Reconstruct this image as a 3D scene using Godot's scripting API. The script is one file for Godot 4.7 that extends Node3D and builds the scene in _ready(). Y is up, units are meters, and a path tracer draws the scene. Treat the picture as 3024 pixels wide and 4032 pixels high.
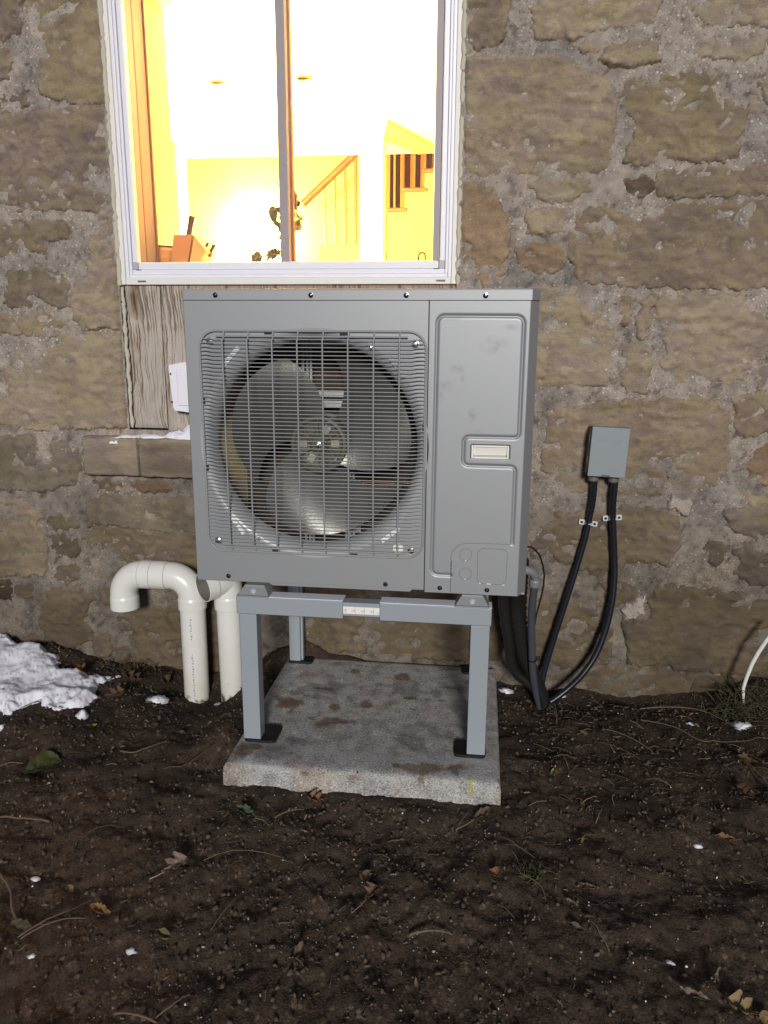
extends Node3D
# A stone house wall at night, lit from the camera's side, with an outdoor heat pump on a stand in front of a lit window.
# x runs along the wall, y up, z out of the wall towards the viewer (wall face at z = 0).

var rng := RandomNumberGenerator.new()
var M := {}
var used := {}

# ---------------------------------------------------------------- mesh collector
class MB:
	var v := PackedVector3Array()
	var n := PackedVector3Array()
	var c := PackedColorArray()
	var uv := PackedVector2Array()
	var ix := PackedInt32Array()
	var col := Color.WHITE
	func p(a: Vector3, nn: Vector3, t := Vector2.ZERO) -> int:
		v.append(a); n.append(nn); c.append(col); uv.append(t)
		return v.size() - 1
	func tri(a: int, b: int, d: int) -> void:
		var g := (v[b] - v[a]).cross(v[d] - v[a])
		if g.dot(n[a] + n[b] + n[d]) > 0.0:
			ix.append(a); ix.append(d); ix.append(b)
		else:
			ix.append(a); ix.append(b); ix.append(d)
	func quad(a: Vector3, b: Vector3, d: Vector3, e: Vector3, facing: Vector3) -> void:
		var g := (b - a).cross(d - a)
		if g.length() < 1e-12:
			g = (d - a).cross(e - a)
		g = g.normalized()
		if g.dot(facing) < 0.0:
			g = -g
		var k := p(a, g, Vector2(0, 0)); p(b, g, Vector2(1, 0)); p(d, g, Vector2(1, 1)); p(e, g, Vector2(0, 1))
		tri(k, k + 1, k + 2); tri(k, k + 2, k + 3)
	# a box with chamfered, smoothly shaded edges
	func rbox(center: Vector3, size: Vector3, bev := 0.003, basis := Basis.IDENTITY) -> void:
		var h := size * 0.5
		var b := minf(bev, minf(h.x, minf(h.y, h.z)) * 0.9)
		var id := {}
		for sx in [-1, 1]:
			for sy in [-1, 1]:
				for sz in [-1, 1]:
					var s := Vector3(sx, sy, sz)
					for ax in 3:
						var q := Vector3(s.x * (h.x - b), s.y * (h.y - b), s.z * (h.z - b))
						q[ax] = s[ax] * h[ax]
						var nn := Vector3.ZERO
						nn[ax] = s[ax]
						id[[sx, sy, sz, ax]] = p(center + basis * q, basis * nn, Vector2(q.x + q.z, q.y))
		for ax in 3:
			var o1: int = (ax + 1) % 3
			var o2: int = (ax + 2) % 3
			for s in [-1, 1]:
				var k := []
				for w in [[-1, -1], [1, -1], [1, 1], [-1, 1]]:
					var t := [0, 0, 0]
					t[ax] = s; t[o1] = w[0]; t[o2] = w[1]
					k.append(id[[t[0], t[1], t[2], ax]])
				tri(k[0], k[1], k[2]); tri(k[0], k[2], k[3])
			for s1 in [-1, 1]:
				for s2 in [-1, 1]:
					var e := []
					for w in [-1, 1]:
						var t := [0, 0, 0]
						t[ax] = w; t[o1] = s1; t[o2] = s2
						e.append(id[[t[0], t[1], t[2], o1]])
						e.append(id[[t[0], t[1], t[2], o2]])
					tri(e[0], e[1], e[3]); tri(e[0], e[3], e[2])
		for sx in [-1, 1]:
			for sy in [-1, 1]:
				for sz in [-1, 1]:
					tri(id[[sx, sy, sz, 0]], id[[sx, sy, sz, 1]], id[[sx, sy, sz, 2]])
	# a tube along a path; rad is one number or one per point
	func tube(path: Array, rad, seg := 8, caps := true, flat := 1.0) -> void:
		var m := path.size()
		var up := Vector3.UP
		var first := v.size()
		var side := Vector3.ZERO
		for i in m:
			var a: Vector3 = path[maxi(i - 1, 0)]
			var b: Vector3 = path[mini(i + 1, m - 1)]
			var t := (b - a).normalized()
			if i == 0:
				if absf(t.dot(up)) > 0.9:
					up = Vector3.BACK
				side = t.cross(up).normalized()
			else:
				side = (side - t * side.dot(t)).normalized()
			var top := side.cross(t)
			var r: float = rad[i] if rad is Array else rad
			for j in seg:
				var ang := TAU * j / seg
				var d := side * cos(ang) + top * sin(ang) * flat
				p(path[i] + d * r, (side * cos(ang) + top * sin(ang)).normalized(), Vector2(float(j) / seg, i))
		for i in m - 1:
			for j in seg:
				var q := first + i * seg + j
				var q2 := first + i * seg + (j + 1) % seg
				tri(q, q2, q2 + seg); tri(q, q2 + seg, q + seg)
		if caps:
			for e in [0, m - 1]:
				var t2: Vector3 = (path[0] - path[1]) if e == 0 else (path[m - 1] - path[m - 2])
				t2 = t2.normalized()
				var k := p(path[e], t2)
				for j in seg:
					p(v[first + e * seg + j], t2)
				for j in seg:
					tri(k, k + 1 + j, k + 1 + (j + 1) % seg)
	# turns a profile of (radius, height) round an axis
	func lathe(prof: Array, seg: int, xf := Transform3D.IDENTITY) -> void:
		for i in prof.size() - 1:
			var a: Vector2 = prof[i]
			var b: Vector2 = prof[i + 1]
			var d := (b - a).normalized()
			var nr := Vector2(d.y, -d.x)
			var k := v.size()
			for j in seg + 1:
				var ang := TAU * j / seg
				var e := Vector3(cos(ang), 0, sin(ang))
				var nn := (xf.basis * (e * nr.x + Vector3.UP * nr.y)).normalized()
				p(xf * (e * a.x + Vector3.UP * a.y), nn, Vector2(float(j) / seg, a.y))
				p(xf * (e * b.x + Vector3.UP * b.y), nn, Vector2(float(j) / seg, b.y))
			for j in seg:
				tri(k + 2 * j, k + 2 * j + 2, k + 2 * j + 3); tri(k + 2 * j, k + 2 * j + 3, k + 2 * j + 1)
	# a flat outline (x, y) given a thickness along z
	func prism(poly: PackedVector2Array, depth: float, xf := Transform3D.IDENTITY) -> void:
		var t := Geometry2D.triangulate_polygon(poly)
		for s in [0, 1]:
			var nn := xf.basis * (Vector3.BACK if s == 1 else Vector3.FORWARD)
			var k := v.size()
			for q in poly:
				p(xf * Vector3(q.x, q.y, depth * s), nn, q)
			for j in range(0, t.size(), 3):
				tri(k + t[j], k + t[j + 1], k + t[j + 2])
		var mid := Vector2.ZERO
		for q in poly:
			mid += q / poly.size()
		var ccw := 0.0
		for j in poly.size():
			ccw += poly[j].cross(poly[(j + 1) % poly.size()])
		for j in poly.size():
			var a := poly[j]
			var b := poly[(j + 1) % poly.size()]
			var o := Vector2((b - a).y, -(b - a).x) * signf(ccw)
			quad(xf * Vector3(a.x, a.y, 0), xf * Vector3(b.x, b.y, 0), xf * Vector3(b.x, b.y, depth), xf * Vector3(a.x, a.y, depth), xf.basis * Vector3(o.x, o.y, 0))
	func mesh() -> ArrayMesh:
		var a := []
		a.resize(Mesh.ARRAY_MAX)
		a[Mesh.ARRAY_VERTEX] = v; a[Mesh.ARRAY_NORMAL] = n; a[Mesh.ARRAY_COLOR] = c; a[Mesh.ARRAY_TEX_UV] = uv; a[Mesh.ARRAY_INDEX] = ix
		var m := ArrayMesh.new()
		m.add_surface_from_arrays(Mesh.PRIMITIVE_TRIANGLES, a)
		return m

# a rectangular grid of points (row by row, w points a row) as a smooth mesh; keep[i] = 0 leaves a point out; up = which way it faces
func grid_mesh(v: PackedVector3Array, w: int, c: PackedColorArray, uv: PackedVector2Array, keep: PackedByteArray, up: Vector3) -> ArrayMesh:
	var h := v.size() / w
	var n := PackedVector3Array()
	n.resize(v.size())
	var has := keep.size() > 0
	for j in h:
		for i in w:
			var k := j * w + i
			var l := k - 1 if i > 0 else k
			var r := k + 1 if i < w - 1 else k
			var d := k - w if j > 0 else k
			var u := k + w if j < h - 1 else k
			var g := (v[r] - v[l]).cross(v[u] - v[d])
			if g.dot(up) < 0.0:
				g = -g
			n[k] = g.normalized() if g.length_squared() > 1e-20 else up
	var flip := (v[1] - v[0]).cross(v[w] - v[0]).dot(up) < 0.0
	if (v[1] - v[0]).cross(v[w] - v[0]).length() < 1e-12:
		var k0 := (h / 2) * w + w / 2
		flip = (v[k0 + 1] - v[k0]).cross(v[k0 + w] - v[k0]).dot(up) < 0.0
	var map := PackedInt32Array()
	map.resize(v.size())
	map.fill(-1)
	var ix := PackedInt32Array()
	var v2 := PackedVector3Array()
	var n2 := PackedVector3Array()
	var c2 := PackedColorArray()
	var t2 := PackedVector2Array()
	for j in h - 1:
		for i in w - 1:
			var q := [j * w + i, j * w + i + 1, (j + 1) * w + i + 1, (j + 1) * w + i]
			if has and (keep[q[0]] == 0 or keep[q[1]] == 0 or keep[q[2]] == 0 or keep[q[3]] == 0):
				continue
			for s in 4:
				if map[q[s]] < 0:
					map[q[s]] = v2.size()
					v2.append(v[q[s]]); n2.append(n[q[s]]); c2.append(c[q[s]]); t2.append(uv[q[s]])
			var a := map[q[0]]
			var b := map[q[1]]
			var d := map[q[2]]
			var e := map[q[3]]
			if flip:
				ix.append(a); ix.append(b); ix.append(d); ix.append(a); ix.append(d); ix.append(e)
			else:
				ix.append(a); ix.append(d); ix.append(b); ix.append(a); ix.append(e); ix.append(d)
	var arr := []
	arr.resize(Mesh.ARRAY_MAX)
	arr[Mesh.ARRAY_VERTEX] = v2; arr[Mesh.ARRAY_NORMAL] = n2; arr[Mesh.ARRAY_COLOR] = c2; arr[Mesh.ARRAY_TEX_UV] = t2; arr[Mesh.ARRAY_INDEX] = ix
	var m := ArrayMesh.new()
	m.add_surface_from_arrays(Mesh.PRIMITIVE_TRIANGLES, arr)
	return m

# ---------------------------------------------------------------- nodes and names
func numbered(called: String, parent: Node) -> String:
	var k := "%d/%s" % [parent.get_instance_id(), called]
	used[k] = used.get(k, -1) + 1
	return called if used[k] == 0 else "%s_%03d" % [called, used[k]]

func obj(called: String, shape, m: Material, parent: Node = null) -> MeshInstance3D:
	if parent == null:
		parent = self
	var o := MeshInstance3D.new()
	o.name = numbered(called, parent)
	o.mesh = shape.mesh() if shape is MB else shape
	o.material_override = m
	parent.add_child(o, true)
	return o

func tag(o: Node, label: String, category: String, group := "") -> Node:
	o.set_meta("label", label)
	o.set_meta("category", category)
	if group:
		o.set_meta("group", group)
	return o

func thing(called: String, label: String, category: String, at := Vector3.ZERO, group := "") -> Node3D:
	var o := Node3D.new()
	o.name = numbered(called, self)
	add_child(o, true)
	o.position = at
	tag(o, label, category, group)
	return o

func struct(called: String, shape, m: Material) -> MeshInstance3D:
	var o := obj(called, shape, m)
	o.set_meta("kind", "structure")
	return o

# ---------------------------------------------------------------- materials and computed textures
func lin(r: float, g: float, b: float) -> Color:
	return Color(r, g, b).linear_to_srgb()

func mat(color: Color, rough := 0.8, metal := 0.0, tint := false) -> StandardMaterial3D:
	var m := StandardMaterial3D.new()
	m.albedo_color = color
	m.roughness = rough
	m.metallic = metal
	m.vertex_color_use_as_albedo = tint
	return m

func noise(freq: float, octaves := 4, seed_ := 1, warp := 0.0) -> FastNoiseLite:
	var f := FastNoiseLite.new()
	f.noise_type = FastNoiseLite.TYPE_SIMPLEX_SMOOTH
	f.seed = seed_
	f.frequency = freq
	f.fractal_type = FastNoiseLite.FRACTAL_FBM if octaves > 1 else FastNoiseLite.FRACTAL_NONE
	f.fractal_octaves = octaves
	if warp > 0.0:
		f.domain_warp_enabled = true
		f.domain_warp_amplitude = warp
		f.domain_warp_frequency = freq * 1.7
		f.domain_warp_fractal_octaves = 3
	return f

func cells(freq: float, seed_: int, value: bool) -> FastNoiseLite:
	var f := FastNoiseLite.new()
	f.noise_type = FastNoiseLite.TYPE_CELLULAR
	f.seed = seed_
	f.frequency = freq
	f.fractal_type = FastNoiseLite.FRACTAL_NONE
	f.cellular_return_type = FastNoiseLite.RETURN_CELL_VALUE if value else FastNoiseLite.RETURN_DISTANCE
	f.cellular_jitter = 0.9
	return f

func bytes(f: FastNoiseLite, s: int) -> PackedByteArray:
	var im := f.get_seamless_image(s, s, false, false, 0.12)
	im.convert(Image.FORMAT_L8)
	return im.get_data()

func plain_bytes(f: FastNoiseLite, s: int) -> PackedByteArray:
	var im := f.get_image(s, s)
	im.convert(Image.FORMAT_L8)
	return im.get_data()

var srgb := PackedByteArray()
func fill_srgb() -> void:
	srgb.resize(1025)
	for i in 1025:
		var l := i / 1024.0
		var s := l * 12.92 if l <= 0.0031308 else 1.055 * pow(l, 1.0 / 2.4) - 0.055
		srgb[i] = int(clampf(s, 0, 1) * 255.0 + 0.5)

func tex_rgb(d: PackedByteArray, s: int) -> ImageTexture:
	return ImageTexture.create_from_image(Image.create_from_data(s, d.size() / 3 / s, false, Image.FORMAT_RGB8, d))

func tex_l(d: PackedByteArray, s: int) -> ImageTexture:
	return ImageTexture.create_from_image(Image.create_from_data(s, d.size() / s, false, Image.FORMAT_L8, d))

const SS := 1024
var stone_level := PackedByteArray()   # 0..255: which flake of the rock, used for colour and for relief
var stone_fine := PackedByteArray()
const STONE_M := 1.5                    # metres that the stone texture spans

func stone_texture() -> void:
	var a := bytes(noise(0.0068, 3, 11, 46.0), SS)
	var b := bytes(noise(0.034, 4, 23, 8.0), SS)
	var f := bytes(noise(0.21, 3, 5), SS)
	var g := bytes(noise(0.006, 2, 77), SS)
	stone_level = a
	stone_fine = b
	var rgb := PackedByteArray()
	rgb.resize(SS * SS * 3)
	var hh := PackedByteArray()
	hh.resize(SS * SS)
	var tone := [0.80, 0.93, 1.03, 0.90, 1.08, 0.95, 1.13, 0.88, 1.04, 0.93, 1.14]
	var warm := [0.9, 1.0, 1.06, 0.94, 1.04, 1.0, 0.98, 1.08, 0.96, 1.02, 0.95]
	for i in SS * SS:
		var lev := a[i] * 0.027 + (b[i] - 128) * 0.0060
		lev = maxf(lev, 0.0)
		var q := mini(int(lev), 10)
		var fr := lev - q
		var t: float = tone[q]
		var w: float = warm[q]
		if fr < 0.18 and q > 0:                # soft step from the flake below
			var k := fr / 0.18
			t = lerpf(tone[q - 1], t, k)
			w = lerpf(warm[q - 1], w, k)
		t *= 0.72 + f[i] * 0.0012 + b[i] * 0.0009
		if f[i] > 205:
			t *= 1.07
		elif f[i] < 46:
			t *= 0.88
		var streak := a[((i / SS) * 5 % SS) * SS + (i % SS)]       # thin bedding streaks
		t *= 1.0 + (streak - 128) * 0.0011
		if streak > 118 and streak < 123:
			t *= 0.90
		w *= 0.94 + g[i] * 0.0005
		rgb[i * 3] = srgb[mini(int(0.300 * t * 1024), 1024)]
		rgb[i * 3 + 1] = srgb[mini(int(0.2435 * t * (1.0 + (w - 1.0) * 0.2) * 1024), 1024)]
		rgb[i * 3 + 2] = srgb[mini(int(0.183 * t / w * 1024), 1024)]
		hh[i] = clampi(int(q * 14 + minf(fr / 0.2, 1.0) * 14 + b[i] * 0.15 + f[i] * 0.11), 0, 255)
	var m := mat(Color.WHITE, 0.9, 0.0, true)
	m.albedo_texture = tex_rgb(rgb, SS)
	m.metallic_specular = 0.3
	m.heightmap_enabled = true
	m.heightmap_texture = tex_l(hh, SS)
	m.heightmap_scale = 0.42
	M.stone = m

const MORTAR_M := 1.1
func mortar_texture() -> void:
	var a := bytes(noise(0.02, 5, 41, 10.0), SS)
	var f := bytes(noise(0.2, 3, 8), SS)
	var d1 := bytes(cells(0.085, 3, false), SS)
	var v1 := bytes(cells(0.085, 3, true), SS)
	var d2 := bytes(cells(0.034, 9, false), SS)
	var v2 := bytes(cells(0.034, 9, true), SS)
	var rgb := PackedByteArray()
	rgb.resize(SS * SS * 3)
	var hh := PackedByteArray()
	hh.resize(SS * SS)
	for i in SS * SS:
		var t := 0.66 + a[i] * 0.0026 + (f[i] - 128) * 0.0022
		var r := 0.318 * t
		var g := 0.275 * t
		var b := 0.240 * t
		var h := a[i] * 0.3 + f[i] * 0.28
		if v1[i] > 192 - (a[i] - 128) * 0.3 and d1[i] < 58:
			var k := 0.9 + (v1[i] - 150) * 0.003
			r = 0.42 * k; g = 0.375 * k; b = 0.33 * k
			h += 60
		elif v1[i] < 60 and d1[i] < 60:
			r *= 0.72; g *= 0.7; b *= 0.72
			h += 30
		if v2[i] > 214 and d2[i] < 30:
			r = 0.56; g = 0.51; b = 0.45
			h += 90
		rgb[i * 3] = srgb[clampi(int(r * 1024), 0, 1024)]
		rgb[i * 3 + 1] = srgb[clampi(int(g * 1024), 0, 1024)]
		rgb[i * 3 + 2] = srgb[clampi(int(b * 1024), 0, 1024)]
		hh[i] = clampi(int(h), 0, 255)
	var m := mat(Color.WHITE, 0.95, 0.0, true)
	m.albedo_texture = tex_rgb(rgb, SS)
	m.metallic_specular = 0.3
	m.heightmap_enabled = true
	m.heightmap_texture = tex_l(hh, SS)
	m.heightmap_scale = 0.5
	M.mortar = m

func dirt_texture() -> void:
	var a := bytes(noise(0.018, 5, 61, 12.0), SS)
	var f := bytes(noise(0.16, 4, 18), SS)
	var d1 := bytes(cells(0.07, 31, false), SS)
	var v1 := bytes(cells(0.07, 31, true), SS)
	var rgb := PackedByteArray()
	rgb.resize(SS * SS * 3)
	var hh := PackedByteArray()
	hh.resize(SS * SS)
	for i in SS * SS:
		var t := 0.42 + a[i] * 0.0026 + (f[i] - 128) * 0.004
		var r := 0.079 * t
		var g := 0.055 * t
		var b := 0.038 * t
		if v1[i] > 214 and d1[i] < 60:
			r = 0.125; g = 0.097; b = 0.070
		elif v1[i] < 30 and d1[i] < 80:
			r *= 0.5; g *= 0.5; b *= 0.5
		rgb[i * 3] = srgb[clampi(int(r * 1024), 0, 1024)]
		rgb[i * 3 + 1] = srgb[clampi(int(g * 1024), 0, 1024)]
		rgb[i * 3 + 2] = srgb[clampi(int(b * 1024), 0, 1024)]
		hh[i] = clampi(int(a[i] * 0.25 + f[i] * 0.45 + (255 - d1[i]) * 0.25), 0, 255)
	var m := mat(Color.WHITE, 0.93, 0.0, true)
	m.albedo_texture = tex_rgb(rgb, SS)
	m.metallic_specular = 0.35
	m.heightmap_enabled = true
	m.heightmap_texture = tex_l(hh, SS)
	m.heightmap_scale = 0.3
	M.dirt = m

func concrete_texture() -> void:
	var s := 512
	var a := bytes(noise(0.03, 5, 71, 8.0), s)
	var f := bytes(noise(0.33, 3, 28), s)
	var d1 := bytes(cells(0.13, 37, false), s)
	var v1 := bytes(cells(0.13, 37, true), s)
	var rgb := PackedByteArray()
	rgb.resize(s * s * 3)
	var hh := PackedByteArray()
	hh.resize(s * s)
	for i in s * s:
		var t := 0.58 + a[i] * 0.0016 + (f[i] - 128) * 0.0048
		if v1[i] > 200 and d1[i] < 60:
			t *= 1.35
		elif v1[i] < 50 and d1[i] < 70:
			t *= 0.7
		rgb[i * 3] = srgb[clampi(int(0.44 * t * 1024), 0, 1024)]
		rgb[i * 3 + 1] = srgb[clampi(int(0.435 * t * 1024), 0, 1024)]
		rgb[i * 3 + 2] = srgb[clampi(int(0.42 * t * 1024), 0, 1024)]
		hh[i] = clampi(int(a[i] * 0.3 + f[i] * 0.7), 0, 255)
	var m := mat(Color.WHITE, 0.9, 0.0, true)
	m.albedo_texture = tex_rgb(rgb, s)
	m.heightmap_enabled = true
	m.heightmap_texture = tex_l(hh, s)
	m.heightmap_scale = 0.25
	M.concrete = m

# weathered boards: peeling white paint over dark vertical grain (u across, v along the grain)
func board_texture() -> void:
	var w := 512
	var h := 512
	var n1 := noise(1.0, 3, 91)
	var n2 := noise(1.0, 4, 92)
	var rgb := PackedByteArray()
	rgb.resize(w * h * 3)
	var hh := PackedByteArray()
	hh.resize(w * h)
	for j in h:
		for i in w:
			var x := i / 512.0 * 0.6
			var y := j / 512.0 * 0.6
			var bend := n2.get_noise_2d(x * 4.0, y * 2.6) * 0.020 + n2.get_noise_2d(x * 9.0, y * 7.0 + 20.0) * 0.005
			var g := n1.get_noise_2d((x + bend) * 125.0, y * 2.6)
			var fine := n1.get_noise_2d((x + bend * 0.5) * 330.0 + 50.0, y * 14.0)
			var worn := n2.get_noise_2d(x * 9.0 + 7.0, y * 3.0)
			var line := g * 0.85 + fine * 0.38 + worn * 0.42
			var r := 0.44 + fine * 0.09 + worn * 0.08
			var gg := r * 0.89
			var b := r * 0.79
			if line > 0.14:
				var k := clampf((line - 0.14) / 0.20, 0.0, 1.0)
				k *= 0.80 + worn * 0.4
				r = lerpf(r, 0.15, k); gg = lerpf(gg, 0.108, k); b = lerpf(b, 0.074, k)
			var q := j * w + i
			rgb[q * 3] = srgb[clampi(int(r * 1024), 0, 1024)]
			rgb[q * 3 + 1] = srgb[clampi(int(gg * 1024), 0, 1024)]
			rgb[q * 3 + 2] = srgb[clampi(int(b * 1024), 0, 1024)]
			hh[q] = clampi(int(150 - line * 170), 0, 255)
	var m := mat(Color.WHITE, 0.88, 0.0, true)
	m.albedo_texture = tex_rgb(rgb, w)
	m.heightmap_enabled = true
	m.heightmap_texture = tex_l(hh, w)
	m.heightmap_scale = 0.22
	M.board = m

func materials() -> void:
	fill_srgb()
	stone_texture()
	mortar_texture()
	dirt_texture()
	concrete_texture()
	board_texture()
	# grey powder-coated sheet metal with orange-peel relief
	var peel := tex_l(bytes(noise(0.11, 2, 3), 512), 512)
	var paint := mat(lin(0.315, 0.330, 0.348), 0.48, 0.42)
	paint.heightmap_enabled = true
	paint.heightmap_texture = peel
	paint.heightmap_scale = 0.007
	paint.uv1_triplanar = true
	paint.uv1_scale = Vector3(5.5, 5.5, 5.5)
	M.paint = paint
	var pp: StandardMaterial3D = paint.duplicate()
	pp.vertex_color_use_as_albedo = true
	M.paint_marked = pp
	M.paint_dark = mat(lin(0.10, 0.104, 0.11), 0.5)
	M.wire = mat(lin(0.27, 0.28, 0.292), 0.36)
	M.bell = mat(lin(0.36, 0.375, 0.39), 0.30)
	M.blade = mat(lin(0.17, 0.172, 0.158), 0.36, 0.55)
	var bl: StandardMaterial3D = M.blade
	bl.heightmap_enabled = true
	bl.heightmap_texture = peel
	bl.heightmap_scale = 0.03
	bl.uv1_triplanar = true
	bl.uv1_scale = Vector3(2, 2, 2)
	M.hub = mat(lin(0.115, 0.112, 0.08), 0.4)
	M.hub_pad = mat(lin(0.42, 0.40, 0.31), 0.4)
	M.black = mat(lin(0.006, 0.006, 0.007), 0.55)
	M.dark_seam = mat(lin(0.03, 0.031, 0.034), 0.8)
	M.steel = mat(lin(0.62, 0.63, 0.65), 0.28, 1.0)
	M.zinc = mat(lin(0.62, 0.65, 0.68), 0.35, 0.35)
	M.screw = mat(lin(0.20, 0.20, 0.21), 0.22, 1.0)
	M.stand = mat(lin(0.285, 0.325, 0.360), 0.40)
	M.lit_bar_top = mat(lin(0.70, 0.71, 0.78), 0.35)  # paler than the stand: light on the bar tops put into the colour
	M.galv = mat(lin(0.60, 0.62, 0.64), 0.4, 0.35)
	M.foot_grey = mat(lin(0.30, 0.31, 0.31), 0.45, 0.3)
	M.cream = mat(lin(0.80, 0.78, 0.72), 0.45)
	M.tab = mat(lin(0.80, 0.84, 0.84), 0.35)
	M.sticker = mat(lin(0.80, 0.79, 0.76), 0.5)
	M.ink = mat(lin(0.12, 0.12, 0.13), 0.7)
	M.red_ink = mat(lin(0.6, 0.12, 0.06), 0.7)
	M.vinyl = mat(lin(0.78, 0.79, 0.87), 0.34)
	M.vinyl_old = mat(lin(0.75, 0.755, 0.74), 0.5)
	M.vinyl_grey = mat(lin(0.42, 0.42, 0.47), 0.4)
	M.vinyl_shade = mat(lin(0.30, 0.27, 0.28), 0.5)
	M.caulk = mat(lin(0.52, 0.49, 0.40), 0.8)
	M.jamb = mat(lin(0.21, 0.155, 0.125), 0.6, 0.0, true)
	M.jamb_dark = mat(lin(0.16, 0.055, 0.015), 0.5)
	var gl := mat(Color(1, 1, 1, 0.04), 0.02)
	gl.transparency = BaseMaterial3D.TRANSPARENCY_ALPHA
	M.glass = gl
	M.pvc = mat(lin(0.70, 0.70, 0.675), 0.30, 0.0, true)
	M.pvc_ink = mat(lin(0.30, 0.34, 0.40), 0.6)
	M.box_grey = mat(lin(0.225, 0.26, 0.285), 0.42)
	M.box_side = mat(lin(0.13, 0.12, 0.115), 0.6)
	M.conduit = mat(lin(0.012, 0.014, 0.022), 0.26)
	M.whip = mat(lin(0.055, 0.062, 0.08), 0.42)
	M.elbow = mat(lin(0.20, 0.205, 0.225), 0.4)
	M.fitting = mat(lin(0.15, 0.14, 0.125), 0.5)
	M.rubber = mat(lin(0.013, 0.012, 0.011), 0.42)
	M.cable = mat(lin(0.02, 0.012, 0.009), 0.3)
	var fin := mat(lin(0.78, 0.62, 0.27), 0.38, 0.3)
	var fl := PackedByteArray()
	fl.resize(64 * 64)
	for k in 64 * 64:
		fl[k] = 255 if (k % 8) < 5 else 30
	fin.heightmap_enabled = true
	fin.heightmap_texture = tex_l(fl, 64)
	fin.heightmap_scale = 0.08
	M.fin = fin
	M.back_fin = mat(lin(0.045, 0.03, 0.016), 0.5, 0.4)
	M.copper = mat(lin(0.40, 0.20, 0.10), 0.4, 0.9)
	var sn := mat(lin(0.76, 0.78, 0.86), 0.8, 0.0, true)
	sn.heightmap_enabled = true
	sn.heightmap_texture = tex_l(bytes(noise(0.09, 4, 55), 512), 512)
	sn.heightmap_scale = 0.12
	sn.uv1_triplanar = true
	sn.uv1_scale = Vector3(3, 3, 3)
	M.snow = sn
	M.leaf = mat(Color.WHITE, 0.75, 0.0, true)
	(M.leaf as StandardMaterial3D).backlight_enabled = true
	(M.leaf as StandardMaterial3D).backlight = Color(0.2, 0.2, 0.15)
	M.twig = mat(Color.WHITE, 0.85, 0.0, true)
	M.clod = mat(Color.WHITE, 0.93, 0.0, true)
	M.yellow = mat(lin(0.55, 0.60, 0.10), 0.8)
	M.room_wall = mat(lin(0.80, 0.70, 0.13), 0.85)
	M.room_white = mat(lin(0.84, 0.82, 0.78), 0.8)
	M.room_far = mat(lin(0.80, 0.70, 0.11), 0.85)
	M.rail = mat(lin(0.15, 0.045, 0.005), 0.5)
	M.room_tan = mat(lin(0.30, 0.14, 0.025), 0.85)
	M.stair_wood = mat(lin(0.18, 0.055, 0.006), 0.5)
	M.baluster = mat(lin(0.016, 0.006, 0.001), 0.8)
	(M.baluster as StandardMaterial3D).metallic_specular = 0.1
	M.wood_block = mat(lin(0.50, 0.20, 0.045), 0.5)
	M.wood_pale = mat(lin(0.62, 0.38, 0.09), 0.5)
	M.jar = mat(lin(0.48, 0.24, 0.07), 0.3)
	M.knife = mat(lin(0.055, 0.016, 0.006), 0.4)
	M.plant = mat(lin(0.08, 0.07, 0.02), 0.6)
	M.floor = mat(lin(0.55, 0.40, 0.24), 0.5)
	var bulb := mat(Color.WHITE, 0.5)
	bulb.emission_enabled = true
	bulb.emission = Color(1.0, 0.86, 0.5)
	bulb.emission_energy_multiplier = 3.0
	M.bulb = bulb
	var dim := mat(lin(0.12, 0.09, 0.01), 0.5)
	dim.emission_enabled = true
	dim.emission = Color(0.75, 0.6, 0.12)
	dim.emission_energy_multiplier = 0.25
	M.dim_bulb = dim

# ---------------------------------------------------------------- ground
var n_big := noise(4.0, 2, 101)
var n_mid := noise(16.0, 3, 102)
var n_small := noise(60.0, 2, 103)

func gauss(x: float, w: float) -> float:
	return exp(-x * x / (w * w))

func gh(x: float, z: float) -> float:
	var far := clampf(maxf(absf(x) - 2.5, z - 3.0) * 0.2, 0.0, 1.0)
	var h := n_big.get_noise_2d(x, z) * 0.018
	h -= 0.075 * gauss(x + 0.66, 0.17) * gauss(z - 0.17, 0.16)
	h += 0.065 * smoothstep(-1.02, -1.5, x) * (1.0 - smoothstep(0.0, 0.5, z))
	h += 0.115 * gauss(x + 0.36, 0.13) * gauss(z, 0.05) + 0.06 * gauss(x + 0.16, 0.16) * gauss(z, 0.05)
	h += 0.05 * gauss(x + 0.47, 0.07) * smoothstep(-0.05, 0.1, z) * (1.0 - smoothstep(0.55, 0.7, z))
	h -= 0.03 * gauss(x - 0.55, 0.12) * gauss(z - 0.12, 0.12)
	h -= 0.035 * gauss(x - 0.85, 0.13) * gauss(z - 0.05, 0.08)
	h += 0.085 * smoothstep(1.1, 1.3, x) * (1.0 - smoothstep(0.0, 0.3, z)) * (1.0 - smoothstep(1.7, 2.4, x))
	h += n_mid.get_noise_2d(x, z) * 0.0065
	h *= 1.0 - far
	if x > -0.41 and x < 0.40 and z > 0.05 and z < 0.765:
		h = minf(h, 0.02)
	if z > 0.74 and z < 0.80 and absf(x) < 0.45:
		h = minf(h, 0.006)
	return h

func axis(lo: float, hi: float, step: float, reach: float, low_reach := 0.0) -> PackedFloat32Array:
	var a := PackedFloat32Array()
	var k := lo
	var s := step
	var front := []
	while lo - k < (low_reach if low_reach > 0.0 else reach):
		s *= 1.6
		k -= s
		front.append(k)
	front.reverse()
	for q in front:
		a.append(q)
	k = lo
	while k < hi:
		a.append(k)
		k += step
	a.append(hi)
	s = step
	k = hi
	while k - hi < reach:
		s *= 1.6
		k += s
		a.append(k)
	return a

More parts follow.
